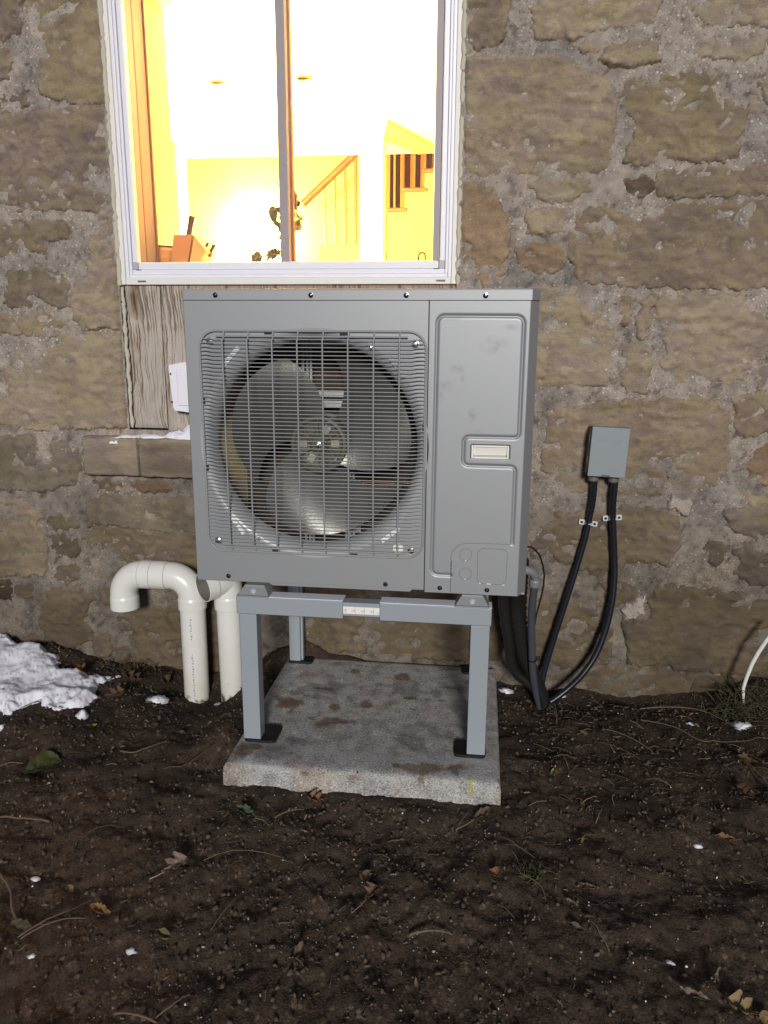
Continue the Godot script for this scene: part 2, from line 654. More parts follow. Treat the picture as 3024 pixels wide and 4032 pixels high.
func ground() -> void:
	var xs := axis(-1.75, 1.55, 0.0085, 250.0)
	var zs := axis(-0.06, 1.72, 0.0085, 250.0)
	var v := PackedVector3Array()
	var c := PackedColorArray()
	var t := PackedVector2Array()
	var soil_tone := noise(2.6, 3, 140)
	for z in zs:
		for x in xs:
			var h := -0.12
			if z > -0.3:
				h = gh(x, z)
				if absf(x) < 3.0 and z < 3.0:
					h += n_small.get_noise_2d(x, z) * 0.0030
			v.append(Vector3(x, h, z))
			t.append(Vector2(x, z) / 1.3)
			var w := soil_tone.get_noise_2d(x, z)
			# flash falloff painted into the soil: darker by the wall, lighter towards the viewer
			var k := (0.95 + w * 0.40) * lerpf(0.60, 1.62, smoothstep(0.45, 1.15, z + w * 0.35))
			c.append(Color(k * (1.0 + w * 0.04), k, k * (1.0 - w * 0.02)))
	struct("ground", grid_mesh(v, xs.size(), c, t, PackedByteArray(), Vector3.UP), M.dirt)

# ---------------------------------------------------------------- the house wall
const OPEN_L := -0.966
const OPEN_R := 0.208
const OPEN_B := 0.905
const OPEN_T := 2.74
var house: Node3D
var n_edge := noise(22.0, 3, 201)
var n_edge2 := noise(95.0, 2, 202)
var n_wall := noise(1.6, 3, 203)
var n_joint := noise(9.0, 4, 204)

const TONES := {
	"t": Color(1.02, 1.0, 0.98), "y": Color(1.06, 1.0, 0.80), "b": Color(0.86, 0.83, 0.80), "d": Color(0.70, 0.68, 0.66), "k": Color(0.42, 0.38, 0.33),
	"o": Color(0.80, 0.78, 0.70), "r": Color(0.86, 0.75, 0.66), "g": Color(0.76, 0.77, 0.80), "m": Color(0.70, 0.68, 0.69), "s": Color(0.98, 0.97, 0.98),
}

func open_dist(x: float, y: float) -> float:   # how far outside the window opening
	var dx := maxf(OPEN_L - x, x - OPEN_R)
	var dy := maxf(OPEN_B - y, y - OPEN_T)
	if dx > 0.0 and dy > 0.0:
		return sqrt(dx * dx + dy * dy)
	return maxf(dx, dy)

# one stone: its outline in millimetres on the wall, its tone; ashlar ones are flat and sharp
func stone(mm: Array, tone: String, step := 0.0062, proud := 0.0, dressed := false, called := "stone") -> void:
	var poly := PackedVector2Array()
	var lo := Vector2(99, 99)
	var hi := Vector2(-99, -99)
	for i in range(0, mm.size(), 2):
		var q := Vector2(mm[i], mm[i + 1]) * 0.001
		poly.append(q)
		lo = lo.min(q)
		hi = hi.max(q)
	var mid := (lo + hi) * 0.5
	var off := Vector2(rng.randf(), rng.randf()) * STONE_M
	var tilt := Vector2(rng.randf_range(-0.010, 0.010), rng.randf_range(-0.010, 0.010))
	var rise := proud + (rng.randf_range(0.001, 0.005) if not dressed else 0.0)
	var tint: Color = TONES[tone] * rng.randf_range(0.86, 1.10)
	var soft := 0.016 if not dressed else 0.005
	lo -= Vector2(0.014, 0.014)
	hi += Vector2(0.014, 0.014)
	var w := int((hi.x - lo.x) / step) + 2
	var h := int((hi.y - lo.y) / step) + 2
	var m := poly.size()
	var v := PackedVector3Array()
	var c := PackedColorArray()
	var t := PackedVector2Array()
	var keep := PackedByteArray()
	v.resize(w * h); c.resize(w * h); t.resize(w * h); keep.resize(w * h)
	for j in h:
		var y := lo.y + j * step
		for i in w:
			var x := lo.x + i * step
			var k := j * w + i
			var best := 1e9
			var inside := false
			var b := poly[m - 1]
			for e in m:
				var a := poly[e]
				if (a.y > y) != (b.y > y) and x < (b.x - a.x) * (y - a.y) / (b.y - a.y) + a.x:
					inside = not inside
				var ab := b - a
				var ap := Vector2(x - a.x, y - a.y)
				var d2 := (ap - ab * clampf(ap.dot(ab) / ab.length_squared(), 0.0, 1.0)).length_squared()
				if d2 < best:
					best = d2
				b = a
			var sd := sqrt(best) * (1.0 if inside else -1.0)
			if not dressed:
				sd += 0.013 + n_edge.get_noise_2d(x, y) * 0.015 + n_edge2.get_noise_2d(x, y) * 0.006
			else:
				sd += n_edge.get_noise_2d(x, y) * 0.003
			if y > OPEN_B - 0.02:
				sd = minf(sd, open_dist(x, y) - 0.001)
			keep[k] = 1 if sd > -0.011 else 0
			var u := Vector2((x + off.x) * (0.68 if not dressed else 0.22), (y + off.y) * (1.0 if not dressed else 0.7)) / STONE_M
			t[k] = u
			if keep[k] == 0:
				v[k] = Vector3(x, y, -0.02)
				continue
			var q := (int(fposmod(u.y, 1.0) * SS) % SS) * SS + int(fposmod(u.x, 1.0) * SS) % SS
			var lev := stone_level[q] * 0.027 + (stone_fine[q] - 128) * 0.0060
			var fl := floorf(lev)
			var relief := (fl + minf((lev - fl) / 0.25, 1.0)) * 0.0017 + (stone_fine[q] - 128) * 0.000014
			if dressed:
				relief = relief * 0.08
			else:
				relief -= absf(n_joint.get_noise_2d(x * 0.8 + off.x * 7.0, y * 1.15 + off.y * 7.0)) * 0.016 - 0.003
			var ramp := smoothstep(-0.006, soft, sd)
			var z := lerpf(-0.020 if not dressed else -0.028, rise + relief - 0.0070 + tilt.x * (x - mid.x) * 3.0 + tilt.y * (y - mid.y) * 3.0, ramp)
			v[k] = Vector3(x, y, z)
			var col := tint
			var rim := 1.0 - smoothstep(0.002, 0.018 + n_joint.get_noise_2d(x, y) * 0.03, sd)
			col = col.lerp(Color(1.10, 1.12, 1.24), rim * 0.6)        # mortar smeared over the edge
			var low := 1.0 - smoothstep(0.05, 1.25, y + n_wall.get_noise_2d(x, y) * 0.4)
			col *= Color.WHITE.lerp(Color(0.43, 0.42, 0.385), low)     # light falloff towards the ground, painted into the tint
			col *= 1.0 + n_wall.get_noise_2d(x * 2.3 + 5.0, y * 2.3) * 0.22
			col.a = 1.0
			c[k] = col
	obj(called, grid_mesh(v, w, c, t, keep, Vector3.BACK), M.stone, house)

func mortar() -> void:
	var xs := axis(-1.7, 1.42, 0.0075, 1.6)
	var ys := axis(-0.15, 2.42, 0.0075, 1.0, 0.3)
	var v := PackedVector3Array()
	var c := PackedColorArray()
	var t := PackedVector2Array()
	var keep := PackedByteArray()
	for y in ys:
		for x in xs:
			var o := open_dist(x, y)
			var a := n_joint.get_noise_2d(x, y)
			var b := n_edge.get_noise_2d(x + 9.0, y)
			var z := -0.0045 + a * 0.006 + b * 0.0035 + n_edge2.get_noise_2d(x, y) * 0.0018
			if o < 0.02:
				z = minf(z, -0.004)
			v.append(Vector3(x, y, z))
			t.append(Vector2(x, y) / MORTAR_M)
			keep.append(1 if o > -0.006 else 0)
			var w := n_wall.get_noise_2d(x * 1.7 + 20.0, y * 1.7)
			var k := 0.93 + w * 0.32 + a * 0.22
			var low := 1.0 - smoothstep(0.05, 1.25, y + n_wall.get_noise_2d(x, y) * 0.4)  # mortar darkens downwards too: the same light falloff put into its colour
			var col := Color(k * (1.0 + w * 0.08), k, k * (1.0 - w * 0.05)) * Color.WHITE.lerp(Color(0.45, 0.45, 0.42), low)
			if b < -0.30 and a < 0.05:
				col *= 0.62
			col.a = 1.0
			c.append(col)
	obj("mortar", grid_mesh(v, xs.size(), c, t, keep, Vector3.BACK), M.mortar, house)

func cement_patch(mm: Array, shade: Color) -> void:
	var poly := PackedVector2Array()
	for i in range(0, mm.size(), 2):
		poly.append(Vector2(mm[i], mm[i + 1]) * 0.001)
	var lo := poly[0]
	var hi := poly[0]
	for q in poly:
		lo = lo.min(q)
		hi = hi.max(q)
	var step := 0.005
	var w := int((hi.x - lo.x + 0.03) / step) + 2
	var h := int((hi.y - lo.y + 0.03) / step) + 2
	var v := PackedVector3Array()
	var c := PackedColorArray()
	var t := PackedVector2Array()
	for j in h:
		for i in w:
			var x := lo.x - 0.015 + i * step
			var y := lo.y - 0.015 + j * step
			var best := 1e9
			for e in poly.size():
				var a := poly[e]
				var b := poly[(e + 1) % poly.size()]
				var q := Geometry2D.get_closest_point_to_segment(Vector2(x, y), a, b)
				best = minf(best, q.distance_to(Vector2(x, y)))
			var sd := best if Geometry2D.is_point_in_polygon(Vector2(x, y), poly) else -best
			sd += n_edge.get_noise_2d(x, y) * 0.014 + n_edge2.get_noise_2d(x, y) * 0.006
			v.append(Vector3(x, y, lerpf(-0.03, 0.013 + n_edge.get_noise_2d(x, y + 3.0) * 0.004, smoothstep(-0.012, 0.012, sd))))
			var dark := 1.0 - 0.5 * (1.0 - smoothstep(0.0, 0.008, sd))
			c.append(Color(shade.r * dark, shade.g * dark, shade.b * dark))
			t.append(Vector2(x, y) / MORTAR_M)
	obj("cement_patch", grid_mesh(v, w, c, t, PackedByteArray(), Vector3.BACK), M.mortar, house)

# coursed rubble beyond the part of the wall that the photograph shows
func rubble(x0: float, x1: float, y0: float, y1: float) -> void:
	var y := y0
	while y < y1 - 0.08:
		var h := minf(rng.randf_range(0.16, 0.34), y1 - y)
		var x := x0
		while x < x1 - 0.06:
			var w := minf(rng.randf_range(0.22, 0.5), x1 - x)
			var a := []
			for q in [[0.03, 0.02], [0.5, 0.0], [0.96, 0.04], [0.99, 0.5], [0.95, 0.96], [0.5, 1.0], [0.04, 0.95], [0.0, 0.5]]:
				a.append(int((x + 0.014 + (w - 0.028) * q[0] + rng.randf_range(-0.01, 0.01)) * 1000))
				a.append(int((y + 0.012 + (h - 0.024) * q[1] + rng.randf_range(-0.008, 0.008)) * 1000))
			stone(a, ["t", "b", "o", "m", "b"][rng.randi() % 5], 0.014)
			x += w
		y += h

func wall_stones() -> void:
	stone([192, 2273, 350, 2266, 343, 2234, 340, 2185, 332, 2133, 302, 2106, 250, 2108, 221, 2131, 196, 2157], "d")
	stone([414, 2198, 439, 2227, 493, 2276, 780, 2263, 781, 2183, 763, 2157, 715, 2137, 655, 2151, 596, 2142, 550, 2127, 502, 2124, 453, 2125, 426, 2137, 412, 2171], "y")
	stone([872, 2259, 1187, 2245, 1203, 2119, 1094, 2134, 1037, 2147, 969, 2144, 916, 2151, 873, 2190], "t")
	stone([539, 2105, 574, 2115, 604, 2112, 626, 2097, 606, 2086, 564, 2089], "b")
	stone([635, 2094, 676, 2109, 752, 2114, 788, 2102, 794, 2058, 769, 2048, 698, 2042, 644, 2050, 622, 2064], "t")
	stone([893, 2093, 949, 2110, 1040, 2114, 1086, 2110, 1091, 2064, 1047, 2050, 978, 2058, 914, 2060, 886, 2077], "t")
	stone([1103, 2111, 1203, 2119, 1212, 2044, 1115, 2053], "b")
	stone([192, 2079, 266, 2079, 377, 2084, 493, 2074, 542, 2050, 592, 2032, 635, 2014, 664, 1979, 676, 1945, 674, 1889, 672, 1831, 670, 1774, 647, 1751, 561, 1746, 448, 1748, 328, 1748, 246, 1743, 201, 1738], "t")
	stone([683, 1973, 702, 2001, 742, 2016, 812, 2022, 888, 2022, 942, 2010, 962, 1987, 988, 1953, 1026, 1924, 1062, 1912, 1063, 1856, 1037, 1823, 1052, 1789, 1007, 1773, 887, 1778, 804, 1771, 744, 1766, 712, 1778, 722, 1813, 739, 1859, 734, 1887, 708, 1922, 682, 1945], "o")
	stone([1088, 1989, 1218, 1995, 1231, 1897, 1118, 1927], "b")
	stone([1067, 1951, 1088, 1950, 1092, 1892, 1073, 1892], "t")
	stone([431, 1713, 462, 1727, 549, 1732, 624, 1727, 620, 1698, 566, 1669, 528, 1661, 478, 1664, 452, 1683], "t")
	stone([664, 1721, 686, 1715, 714, 1721, 753, 1730, 806, 1730, 811, 1701, 799, 1679, 744, 1679, 706, 1697, 671, 1692], "k")
	stone([814, 1742, 884, 1749, 985, 1756, 1080, 1754, 1248, 1762, 1259, 1670, 1112, 1673, 993, 1674, 897, 1670, 830, 1677, 814, 1712], "d")
	stone([201, 1720, 279, 1719, 305, 1697, 332, 1660, 360, 1611, 369, 1550, 365, 1481, 347, 1437, 335, 1415, 210, 1416], "r")
	stone([429, 1623, 460, 1640, 536, 1639, 544, 1603, 540, 1579, 483, 1567, 432, 1571, 424, 1598], "t")
	stone([396, 1519, 459, 1537, 529, 1536, 548, 1493, 540, 1462, 489, 1446, 444, 1456, 404, 1481], "r")
	stone([565, 1578, 582, 1609, 630, 1644, 667, 1647, 706, 1619, 757, 1601, 817, 1609, 851, 1641, 911, 1652, 1007, 1657, 1114, 1655, 1262, 1647, 1292, 1410, 1082, 1398, 990, 1398, 866, 1402, 772, 1408, 658, 1414, 597, 1418, 591, 1455, 571, 1480, 558, 1536], "b")
	stone([293, 1397, 476, 1397, 538, 1406, 587, 1404, 594, 1363, 624, 1349, 660, 1325, 686, 1296, 712, 1272, 717, 1233, 718, 1185, 712, 1135, 710, 1095, 656, 1085, 557, 1078, 477, 1075, 304, 1070], "t")
	stone([739, 1373, 762, 1368, 770, 1330, 754, 1287, 740, 1289, 738, 1340], "o")
	stone([799, 1349, 819, 1373, 843, 1368, 827, 1330, 826, 1292, 820, 1241, 796, 1238, 788, 1282, 795, 1321], "b")
	stone([752, 1214, 793, 1224, 832, 1210, 842, 1176, 841, 1137, 842, 1087, 834, 1067, 776, 1064, 762, 1086, 754, 1155], "t")
	stone([851, 1354, 876, 1373, 950, 1380, 1015, 1377, 1099, 1373, 1141, 1331, 1189, 1303, 1302, 1284, 1310, 1218, 1183, 1203, 1160, 1160, 1125, 1135, 1137, 1111, 1091, 1100, 1032, 1119, 985, 1109, 970, 1069, 930, 1079, 913, 1108, 891, 1137, 866, 1157, 891, 1191, 883, 1235, 884, 1278, 853, 1302], "t")
	stone([1162, 1135, 1206, 1160, 1316, 1171, 1325, 1099, 1186, 1087], "g")
	stone([532, 991, 576, 1007, 636, 1009, 689, 1035, 768, 1039, 856, 1038, 943, 1044, 1019, 1050, 1073, 1041, 1085, 1016, 1110, 1007, 1110, 962, 1112, 891, 1115, 820, 1096, 767, 1052, 771, 1021, 728, 956, 731, 932, 725, 872, 724, 781, 726, 670, 717, 603, 720, 560, 756, 516, 803, 516, 903], "b")
	stone([1119, 1052, 1169, 1072, 1327, 1079, 1345, 942, 1231, 944, 1185, 928, 1147, 932, 1128, 967], "b")
	stone([1195, 883, 1235, 904, 1348, 912, 1365, 780, 1232, 771, 1196, 791, 1187, 822], "r")
	stone([522, 594, 556, 639, 633, 650, 715, 661, 785, 677, 866, 677, 937, 666, 979, 643, 986, 595, 986, 541, 966, 513, 959, 480, 902, 488, 820, 485, 782, 444, 730, 436, 656, 455, 592, 475, 553, 507, 535, 539], "b")
	stone([743, 403, 804, 417, 848, 391, 870, 375, 831, 339, 790, 326, 757, 347], "b")
	stone([827, 253, 920, 276, 904, 337, 921, 378, 960, 402, 1017, 399, 1128, 405, 1190, 391, 1247, 366, 1417, 358, 1454, 60, 1248, 87, 1144, 92, 1040, 92, 986, 106, 913, 101, 859, 110, 838, 184], "b")
	stone([494, 299, 545, 359, 600, 328, 664, 319, 741, 278, 786, 234, 792, 153, 775, 98, 712, 77, 615, 64, 505, 76, 478, 193], "b")
	stone([563, 25, 681, 57, 786, 87, 914, 89, 987, 94, 1041, 80, 1145, 81, 1249, 70, 1406, 45, 1420, -77, 571, -140], "b")
	stone([1125, 680, 1183, 688, 1376, 689, 1387, 605, 1243, 584, 1182, 603, 1140, 628], "g")
	stone([1077, 561, 1116, 573, 1148, 553, 1141, 520, 1121, 476, 1097, 508], "g")
	stone([1174, 538, 1227, 551, 1269, 526, 1397, 521, 1409, 424, 1241, 421, 1183, 457, 1193, 496], "g")
	stone([1177, 740, 1244, 747, 1368, 751, 1374, 705, 1211, 697], "t")
	stone([502, 582, 533, 578, 545, 501, 497, 471, 483, 526], "g")
	stone([-330, 543, -110, 551, -105, 230, -134, 180, -99, 91, -233, 83, -339, 70], "b")
	stone([-83, 552, 411, 571, 411, 316, 393, 90, 209, 79, -76, 92, -99, 182, -71, 232], "b")
	stone([-1238, 2282, -1172, 2333, -955, 2323, -960, 2259, -959, 2139, -960, 2048, -960, 1998, -1008, 1990, -1080, 1994, -1144, 2007, -1194, 2024, -1200, 2068, -1185, 2104, -1195, 2154, -1202, 2184, -1222, 2239], "o")
	stone([-1351, 2340, -1197, 2334, -1237, 2297, -1241, 2255, -1226, 2237, -1250, 2210, -1284, 2196, -1370, 2184], "m")
	stone([-1374, 2154, -1297, 2154, -1286, 2120, -1306, 2077, -1384, 2073], "m")
	stone([-1388, 2042, -1309, 2043, -1269, 2045, -1244, 2032, -1240, 2000, -1261, 1982, -1303, 1970, -1396, 1970], "m")
	stone([-1399, 1951, -1286, 1960, -1192, 1970, -1082, 1977, -995, 1978, -959, 1973, -957, 1860, -957, 1731, -958, 1650, -1022, 1654, -1111, 1658, -1213, 1658, -1301, 1657, -1435, 1656], "m")
	stone([-1439, 1623, -1323, 1632, -1248, 1618, -1216, 1627, -1175, 1620, -1146, 1616, -1140, 1600, -1147, 1563, -1173, 1563, -1215, 1563, -1218, 1533, -1228, 1516, -1259, 1516, -1297, 1519, -1355, 1520, -1453, 1510], "o")
	stone([-1056, 1568, -1042, 1595, -1024, 1632, -1000, 1648, -956, 1644, -956, 1510, -950, 1408, -952, 1263, -1009, 1263, -1090, 1264, -1129, 1268, -1136, 1310, -1145, 1345, -1153, 1380, -1126, 1422, -1088, 1419, -1071, 1443, -1070, 1491, -1059, 1528], "t")
	stone([-1378, 1451, -1349, 1464, -1307, 1457, -1259, 1471, -1214, 1460, -1177, 1450, -1156, 1433, -1152, 1394, -1162, 1363, -1161, 1335, -1196, 1331, -1206, 1349, -1247, 1363, -1281, 1373, -1313, 1373, -1301, 1338, -1336, 1338, -1383, 1338, -1401, 1352, -1386, 1381], "d")
	stone([-1478, 1309, -1395, 1310, -1370, 1285, -1390, 1249, -1487, 1237], "o")
	stone([-1384, 1267, -1349, 1292, -1292, 1313, -1252, 1321, -1190, 1321, -1186, 1275, -1198, 1239, -1261, 1235, -1323, 1242, -1378, 1245], "o")
	stone([-1385, 1183, -1336, 1195, -1265, 1195, -1210, 1196, -1190, 1239, -1142, 1246, -1087, 1254, -1034, 1250, -972, 1254, -964, 1162, -968, 979, -978, 916, -1062, 914, -1142, 908, -1242, 910, -1304, 897, -1384, 907, -1464, 921, -1525, 931, -1518, 985, -1429, 1009, -1418, 1076, -1429, 1113, -1386, 1143], "t")
	stone([-1521, 870, -1395, 873, -1269, 880, -1211, 872, -1169, 845, -1166, 803, -1165, 727, -1208, 697, -1280, 676, -1367, 668, -1463, 670, -1547, 658], "g")
	stone([-1000, 694, -940, 722, -852, 722, -815, 704, -816, 686, -894, 678, -991, 682], "r")
	stone([-1107, 710, -1014, 713, -1006, 684, -1071, 673, -1104, 686], "r")
	stone([-1149, 632, -1067, 663, -945, 648, -750, 664, -488, 663, -492, 550, -855, 526, -1002, 540, -1131, 550, -1163, 534], "g")
	stone([-1170, 509, -1121, 545, -1002, 535, -855, 521, -492, 540, -498, 355, -768, 333, -966, 354, -1148, 355, -1175, 389, -1180, 449], "b")
	stone([-1550, 628, -1472, 636, -1396, 633, -1373, 605, -1337, 567, -1365, 541, -1343, 502, -1333, 458, -1345, 341, -1429, 332, -1588, 320], "t")
	stone([-1318, 553, -1260, 570, -1210, 566, -1198, 533, -1255, 521, -1295, 524], "b")
	stone([-1309, 489, -1267, 500, -1207, 493, -1205, 453, -1213, 423, -1275, 415, -1308, 444], "d")
	stone([-1301, 358, -1238, 382, -1198, 363, -1201, 333, -1275, 314, -1309, 333], "d")
	stone([-1591, 294, -1505, 308, -1495, 278, -1509, 230, -1600, 226], "k")
	stone([-1481, 283, -1417, 297, -1399, 267, -1434, 234, -1480, 247], "d")
	stone([-1395, 257, -1319, 286, -1225, 296, -1176, 273, -1158, 243, -1191, 210, -1207, 157, -1179, 112, -1182, 80, -1248, 50, -1346, 12, -1379, 10, -1380, 95, -1396, 147, -1380, 200], "b")
	stone([-1144, 284, -1071, 298, -1025, 239, -1088, 221, -1128, 234], "b")
	stone([-1100, 189, -1047, 218, -955, 222, -814, 230, -576, 232, -588, -94, -998, -95, -1099, -48, -1101, 58, -1112, 110], "b")
	stone([-1177, 75, -1112, 110, -1101, 58, -1110, 10, -1177, 17], "t")
	stone([-1490, 62, -1391, 94, -1383, 47, -1421, 13, -1489, 25], "t")
	# the two dressed sill stones under the boarded part
	stone([-1143, 738, -925, 736, -924, 884, -1141, 884], "s", 0.006, 0.034, true, "sill_stone")
	stone([-923, 736, 215, 738, 215, 885, -923, 884], "s", 0.006, 0.033, true, "sill_stone")
	cement_patch([807, 310, 842, 340, 891, 371, 899, 332, 892, 291, 837, 265, 815, 276], Color(1.1, 1.2, 1.3))
	cement_patch([942, 674, 934, 706, 951, 738, 958, 720, 982, 723, 1024, 703, 1022, 666, 999, 649, 962, 664], Color(1.35, 1.55, 1.75))
	rubble(-2.5, -1.62, -0.05, 2.6)
	rubble(1.40, 2.3, -0.05, 2.6)
	rubble(-1.62, -0.99, 2.36, 2.8)
	rubble(0.23, 1.40, 2.30, 2.8)

func wall() -> void:
	house = thing("stone_house", "old house wall of rough brown sandstone blocks in wide pink-grey mortar", "house")
	mortar()
	wall_stones()
	# the wall's body behind the mortar, round the opening
	var b := MB.new()
	for r in [[-3.3, OPEN_L - 0.004, -0.3, 3.6], [OPEN_R + 0.004, 3.1, -0.3, 3.6], [OPEN_L - 0.004, OPEN_R + 0.004, -0.3, OPEN_B - 0.004], [OPEN_L - 0.004, OPEN_R + 0.004, OPEN_T, 3.6]]:
		b.rbox(Vector3((r[0] + r[1]) * 0.5, (r[2] + r[3]) * 0.5, -0.14), Vector3(r[1] - r[0], r[3] - r[2], 0.22), 0.001)
	obj("wall_core", b, M.mortar, house)
	# the boarded strip under the window: two weathered boards
	for s in [[-0.957, -0.8295, 0.0, 0.912], [-0.8265, 0.205, 1.7, 0.900]]:
		var v := PackedVector3Array()
		var c := PackedColorArray()
		var t := PackedVector2Array()
		var nx := int((s[1] - s[0]) / 0.012) + 2
		var ny := 44
		for j in ny + 1:
			for i in nx + 1:
				var x: float = lerpf(s[0], s[1], float(i) / nx)
				var y: float = lerpf(s[3], 1.412, float(j) / ny)
				var edge := minf(minf(x - s[0], s[1] - x), y - s[3])
				v.append(Vector3(x, y, -0.021 - (0.006 if edge < 0.001 else 0.0) + n_edge.get_noise_2d(x, y * 0.3) * 0.0015))
				t.append(Vector2(x + s[2], y - 0.88) / 0.6)
				var stain := clampf(1.0 - absf(x + 0.925) / 0.035, 0, 1) * clampf((y - 1.02) / 0.3, 0, 1) * (0.6 + n_joint.get_noise_2d(x, y) * 1.3)
				var topw := smoothstep(1.385, 1.405, y) * smoothstep(-0.85, -0.6, x)
				var k := Color.WHITE.lerp(Color(0.42, 0.30, 0.20), clampf(stain, 0, 1)).lerp(Color(0.85, 0.62, 0.40), topw * 0.8)
				c.append(k)
		obj("board", grid_mesh(v, nx + 1, c, t, PackedByteArray(), Vector3.BACK), M.board, house)
	# caulk along the board and the window frame
	var p := []
	var rr := []
	for k in 60:
		var y := 0.915 + k * 0.0083
		p.append(Vector3(-0.958 + n_edge.get_noise_2d(y, 3.0) * 0.005, y, -0.012))
		rr.append(0.007 + n_edge.get_noise_2d(y * 2.0, 8.0) * 0.005)
	var cb := MB.new()
	cb.tube(p, rr, 7)
	obj("caulk_bead", cb, M.caulk, house)
	for x in [OPEN_L, OPEN_R]:
		p = []
		rr = []
		for k in 120:
			var y := 1.41 + k * 0.0112
			p.append(Vector3(x + n_edge.get_noise_2d(y, x) * 0.003, y, -0.011))
			rr.append(0.0085 + n_edge.get_noise_2d(y * 2.0, 18.0 + x) * 0.004)
		cb = MB.new()
		cb.tube(p, rr, 7)
		obj("caulk_bead", cb, M.caulk, house)
	window()

func frame_ring(x0: float, x1: float, y0: float, y1: float, wl: float, wb: float, z0: float, z1: float, bev := 0.0025) -> MB:
	var b := MB.new()
	var zc := (z0 + z1) * 0.5
	var dz := z1 - z0
	b.rbox(Vector3(x0 + wl * 0.5, (y0 + y1) * 0.5, zc), Vector3(wl, y1 - y0, dz), bev)
	b.rbox(Vector3(x1 - wl * 0.5, (y0 + y1) * 0.5, zc), Vector3(wl, y1 - y0, dz), bev)
	b.rbox(Vector3((x0 + x1) * 0.5, y0 + wb * 0.5, zc), Vector3(x1 - x0 - 2.0 * wl, wb, dz), bev)
	b.rbox(Vector3((x0 + x1) * 0.5, y1 - wb * 0.5, zc), Vector3(x1 - x0 - 2.0 * wl, wb, dz), bev)
	return b

func window() -> void:
	var win := Node3D.new()
	win.name = "window"
	house.add_child(win, true)
	var T := 2.735
	obj("outer_frame", frame_ring(-0.965, 0.2065, 1.412, T, 0.0205, 0.0235, -0.06, -0.010), M.vinyl_old, win)
	obj("frame_step", frame_ring(-0.945, 0.1865, 1.435, T - 0.02, 0.0125, 0.0125, -0.06, -0.017), M.vinyl, win)
	obj("frame_step", frame_ring(-0.933, 0.1745, 1.447, T - 0.03, 0.010, 0.016, -0.06, -0.022), M.vinyl, win)
	# the screen track: a slimmer ring whose lower corners are grey plastic
	obj("track", frame_ring(-0.923, 0.1645, 1.4625, T - 0.04, 0.0195, 0.026, -0.058, -0.027, 0.004), M.vinyl, win)
	for x in [-0.9135, 0.1535]:
		var cp := MB.new()
		cp.rbox(Vector3(x, 1.4755, -0.030), Vector3(0.023, 0.029, 0.014), 0.005)
		obj("corner_piece", cp, M.vinyl_grey, win)
	var st := MB.new()
	st.rbox(Vector3(0.1325, 2.09, -0.055), Vector3(0.0235, 1.20, 0.03), 0.002)
	obj("sash_stile", st, M.vinyl_shade, win)
	var ms := MB.new()
	ms.rbox(Vector3(-0.3805, 2.09, -0.050), Vector3(0.031, 1.21, 0.034), 0.003)
	obj("meeting_stile", ms, M.vinyl_shade, win)
	var md := MB.new()
	md.rbox(Vector3(-0.368, 2.09, -0.085), Vector3(0.02, 1.21, 0.03), 0.002)
	obj("wood_stile", md, M.jamb_dark, win)
	for s in [[-0.905, -0.394, -0.066], [-0.367, 0.122, -0.058]]:
		var g := MB.new()
		g.quad(Vector3(s[0], 1.485, s[2]), Vector3(s[1], 1.485, s[2]), Vector3(s[1], 2.70, s[2]), Vector3(s[0], 2.70, s[2]), Vector3.BACK)
		obj("pane", g, M.glass, win)
	# little black finger pull on the lower rail
	var lt := MB.new()
	lt.tube([Vector3(0.0755, 1.489, -0.024), Vector3(0.0775, 1.508, -0.022), Vector3(0.081, 1.5125, -0.021), Vector3(0.0945, 1.5125, -0.021), Vector3(0.0975, 1.508, -0.022), Vector3(0.0985, 1.489, -0.024)], 0.0032, 8)
	obj("finger_pull", lt, M.black, win)
	# drainage slots in the frame
	for s in [[-0.885, 1.4155], [0.152, 1.4155], [0.136, 1.4545], [-0.90, 1.4545]]:
		var sl := MB.new()
		sl.rbox(Vector3(s[0], s[1] + 0.008, -0.0095 if s[1] < 1.43 else -0.0215), Vector3(0.03 if s[1] < 1.43 else 0.02, 0.0062 if s[1] < 1.43 else 0.003, 0.002), 0.0008)
		obj("weep_slot", sl, M.box_side if s[1] > 1.43 else M.fitting, win)
	# wooden reveal inside
	for s in [[-0.945, 1], [0.187, -1]]:
		var jb := MB.new()
		jb.rbox(Vector3(s[0] - s[1] * 0.012, 2.09, -0.151), Vector3(0.064, 1.28, 0.18), 0.002)
		obj("wood_jamb", jb, M.jamb, win)
		var je := MB.new()
		je.rbox(Vector3(s[0] - s[1] * 0.010, 2.09, -0.248), Vector3(0.073, 1.28, 0.016), 0.003)
		obj("wood_casing", je, M.jamb_dark, win)
		var gr := MB.new()
		gr.rbox(Vector3(s[0] + s[1] * 0.0185, 2.09, -0.155), Vector3(0.006, 1.27, 0.008), 0.001)
		obj("jamb_bead", gr, M.jamb_dark, win)
	var sb := MB.new()
	sb.rbox(Vector3(-0.38, 1.455, -0.153), Vector3(1.13, 0.05, 0.182), 0.003)
	sb.rbox(Vector3(-0.38, 2.715, -0.153), Vector3(1.13, 0.05, 0.182), 0.003)
	obj("wood_jamb", sb, M.jamb, win)

# ---------------------------------------------------------------- the heat pump
const UZ := 0.62

func seg_dist(p: Vector2, pts: Array) -> float:
	var best := 1e9
	for i in pts.size() - 1:
		best = minf(best, Geometry2D.get_closest_point_to_segment(p, pts[i], pts[i + 1]).distance_to(p))
	return best

func arc(cx: float, cy: float, r: float, a0: float, a1: float, steps := 7) -> Array:
	var o := []
	for i in steps + 1:
		var a := deg_to_rad(lerpf(a0, a1, float(i) / steps))
		o.append(Vector2(cx + r * cos(a), cy + r * sin(a)))
	return o

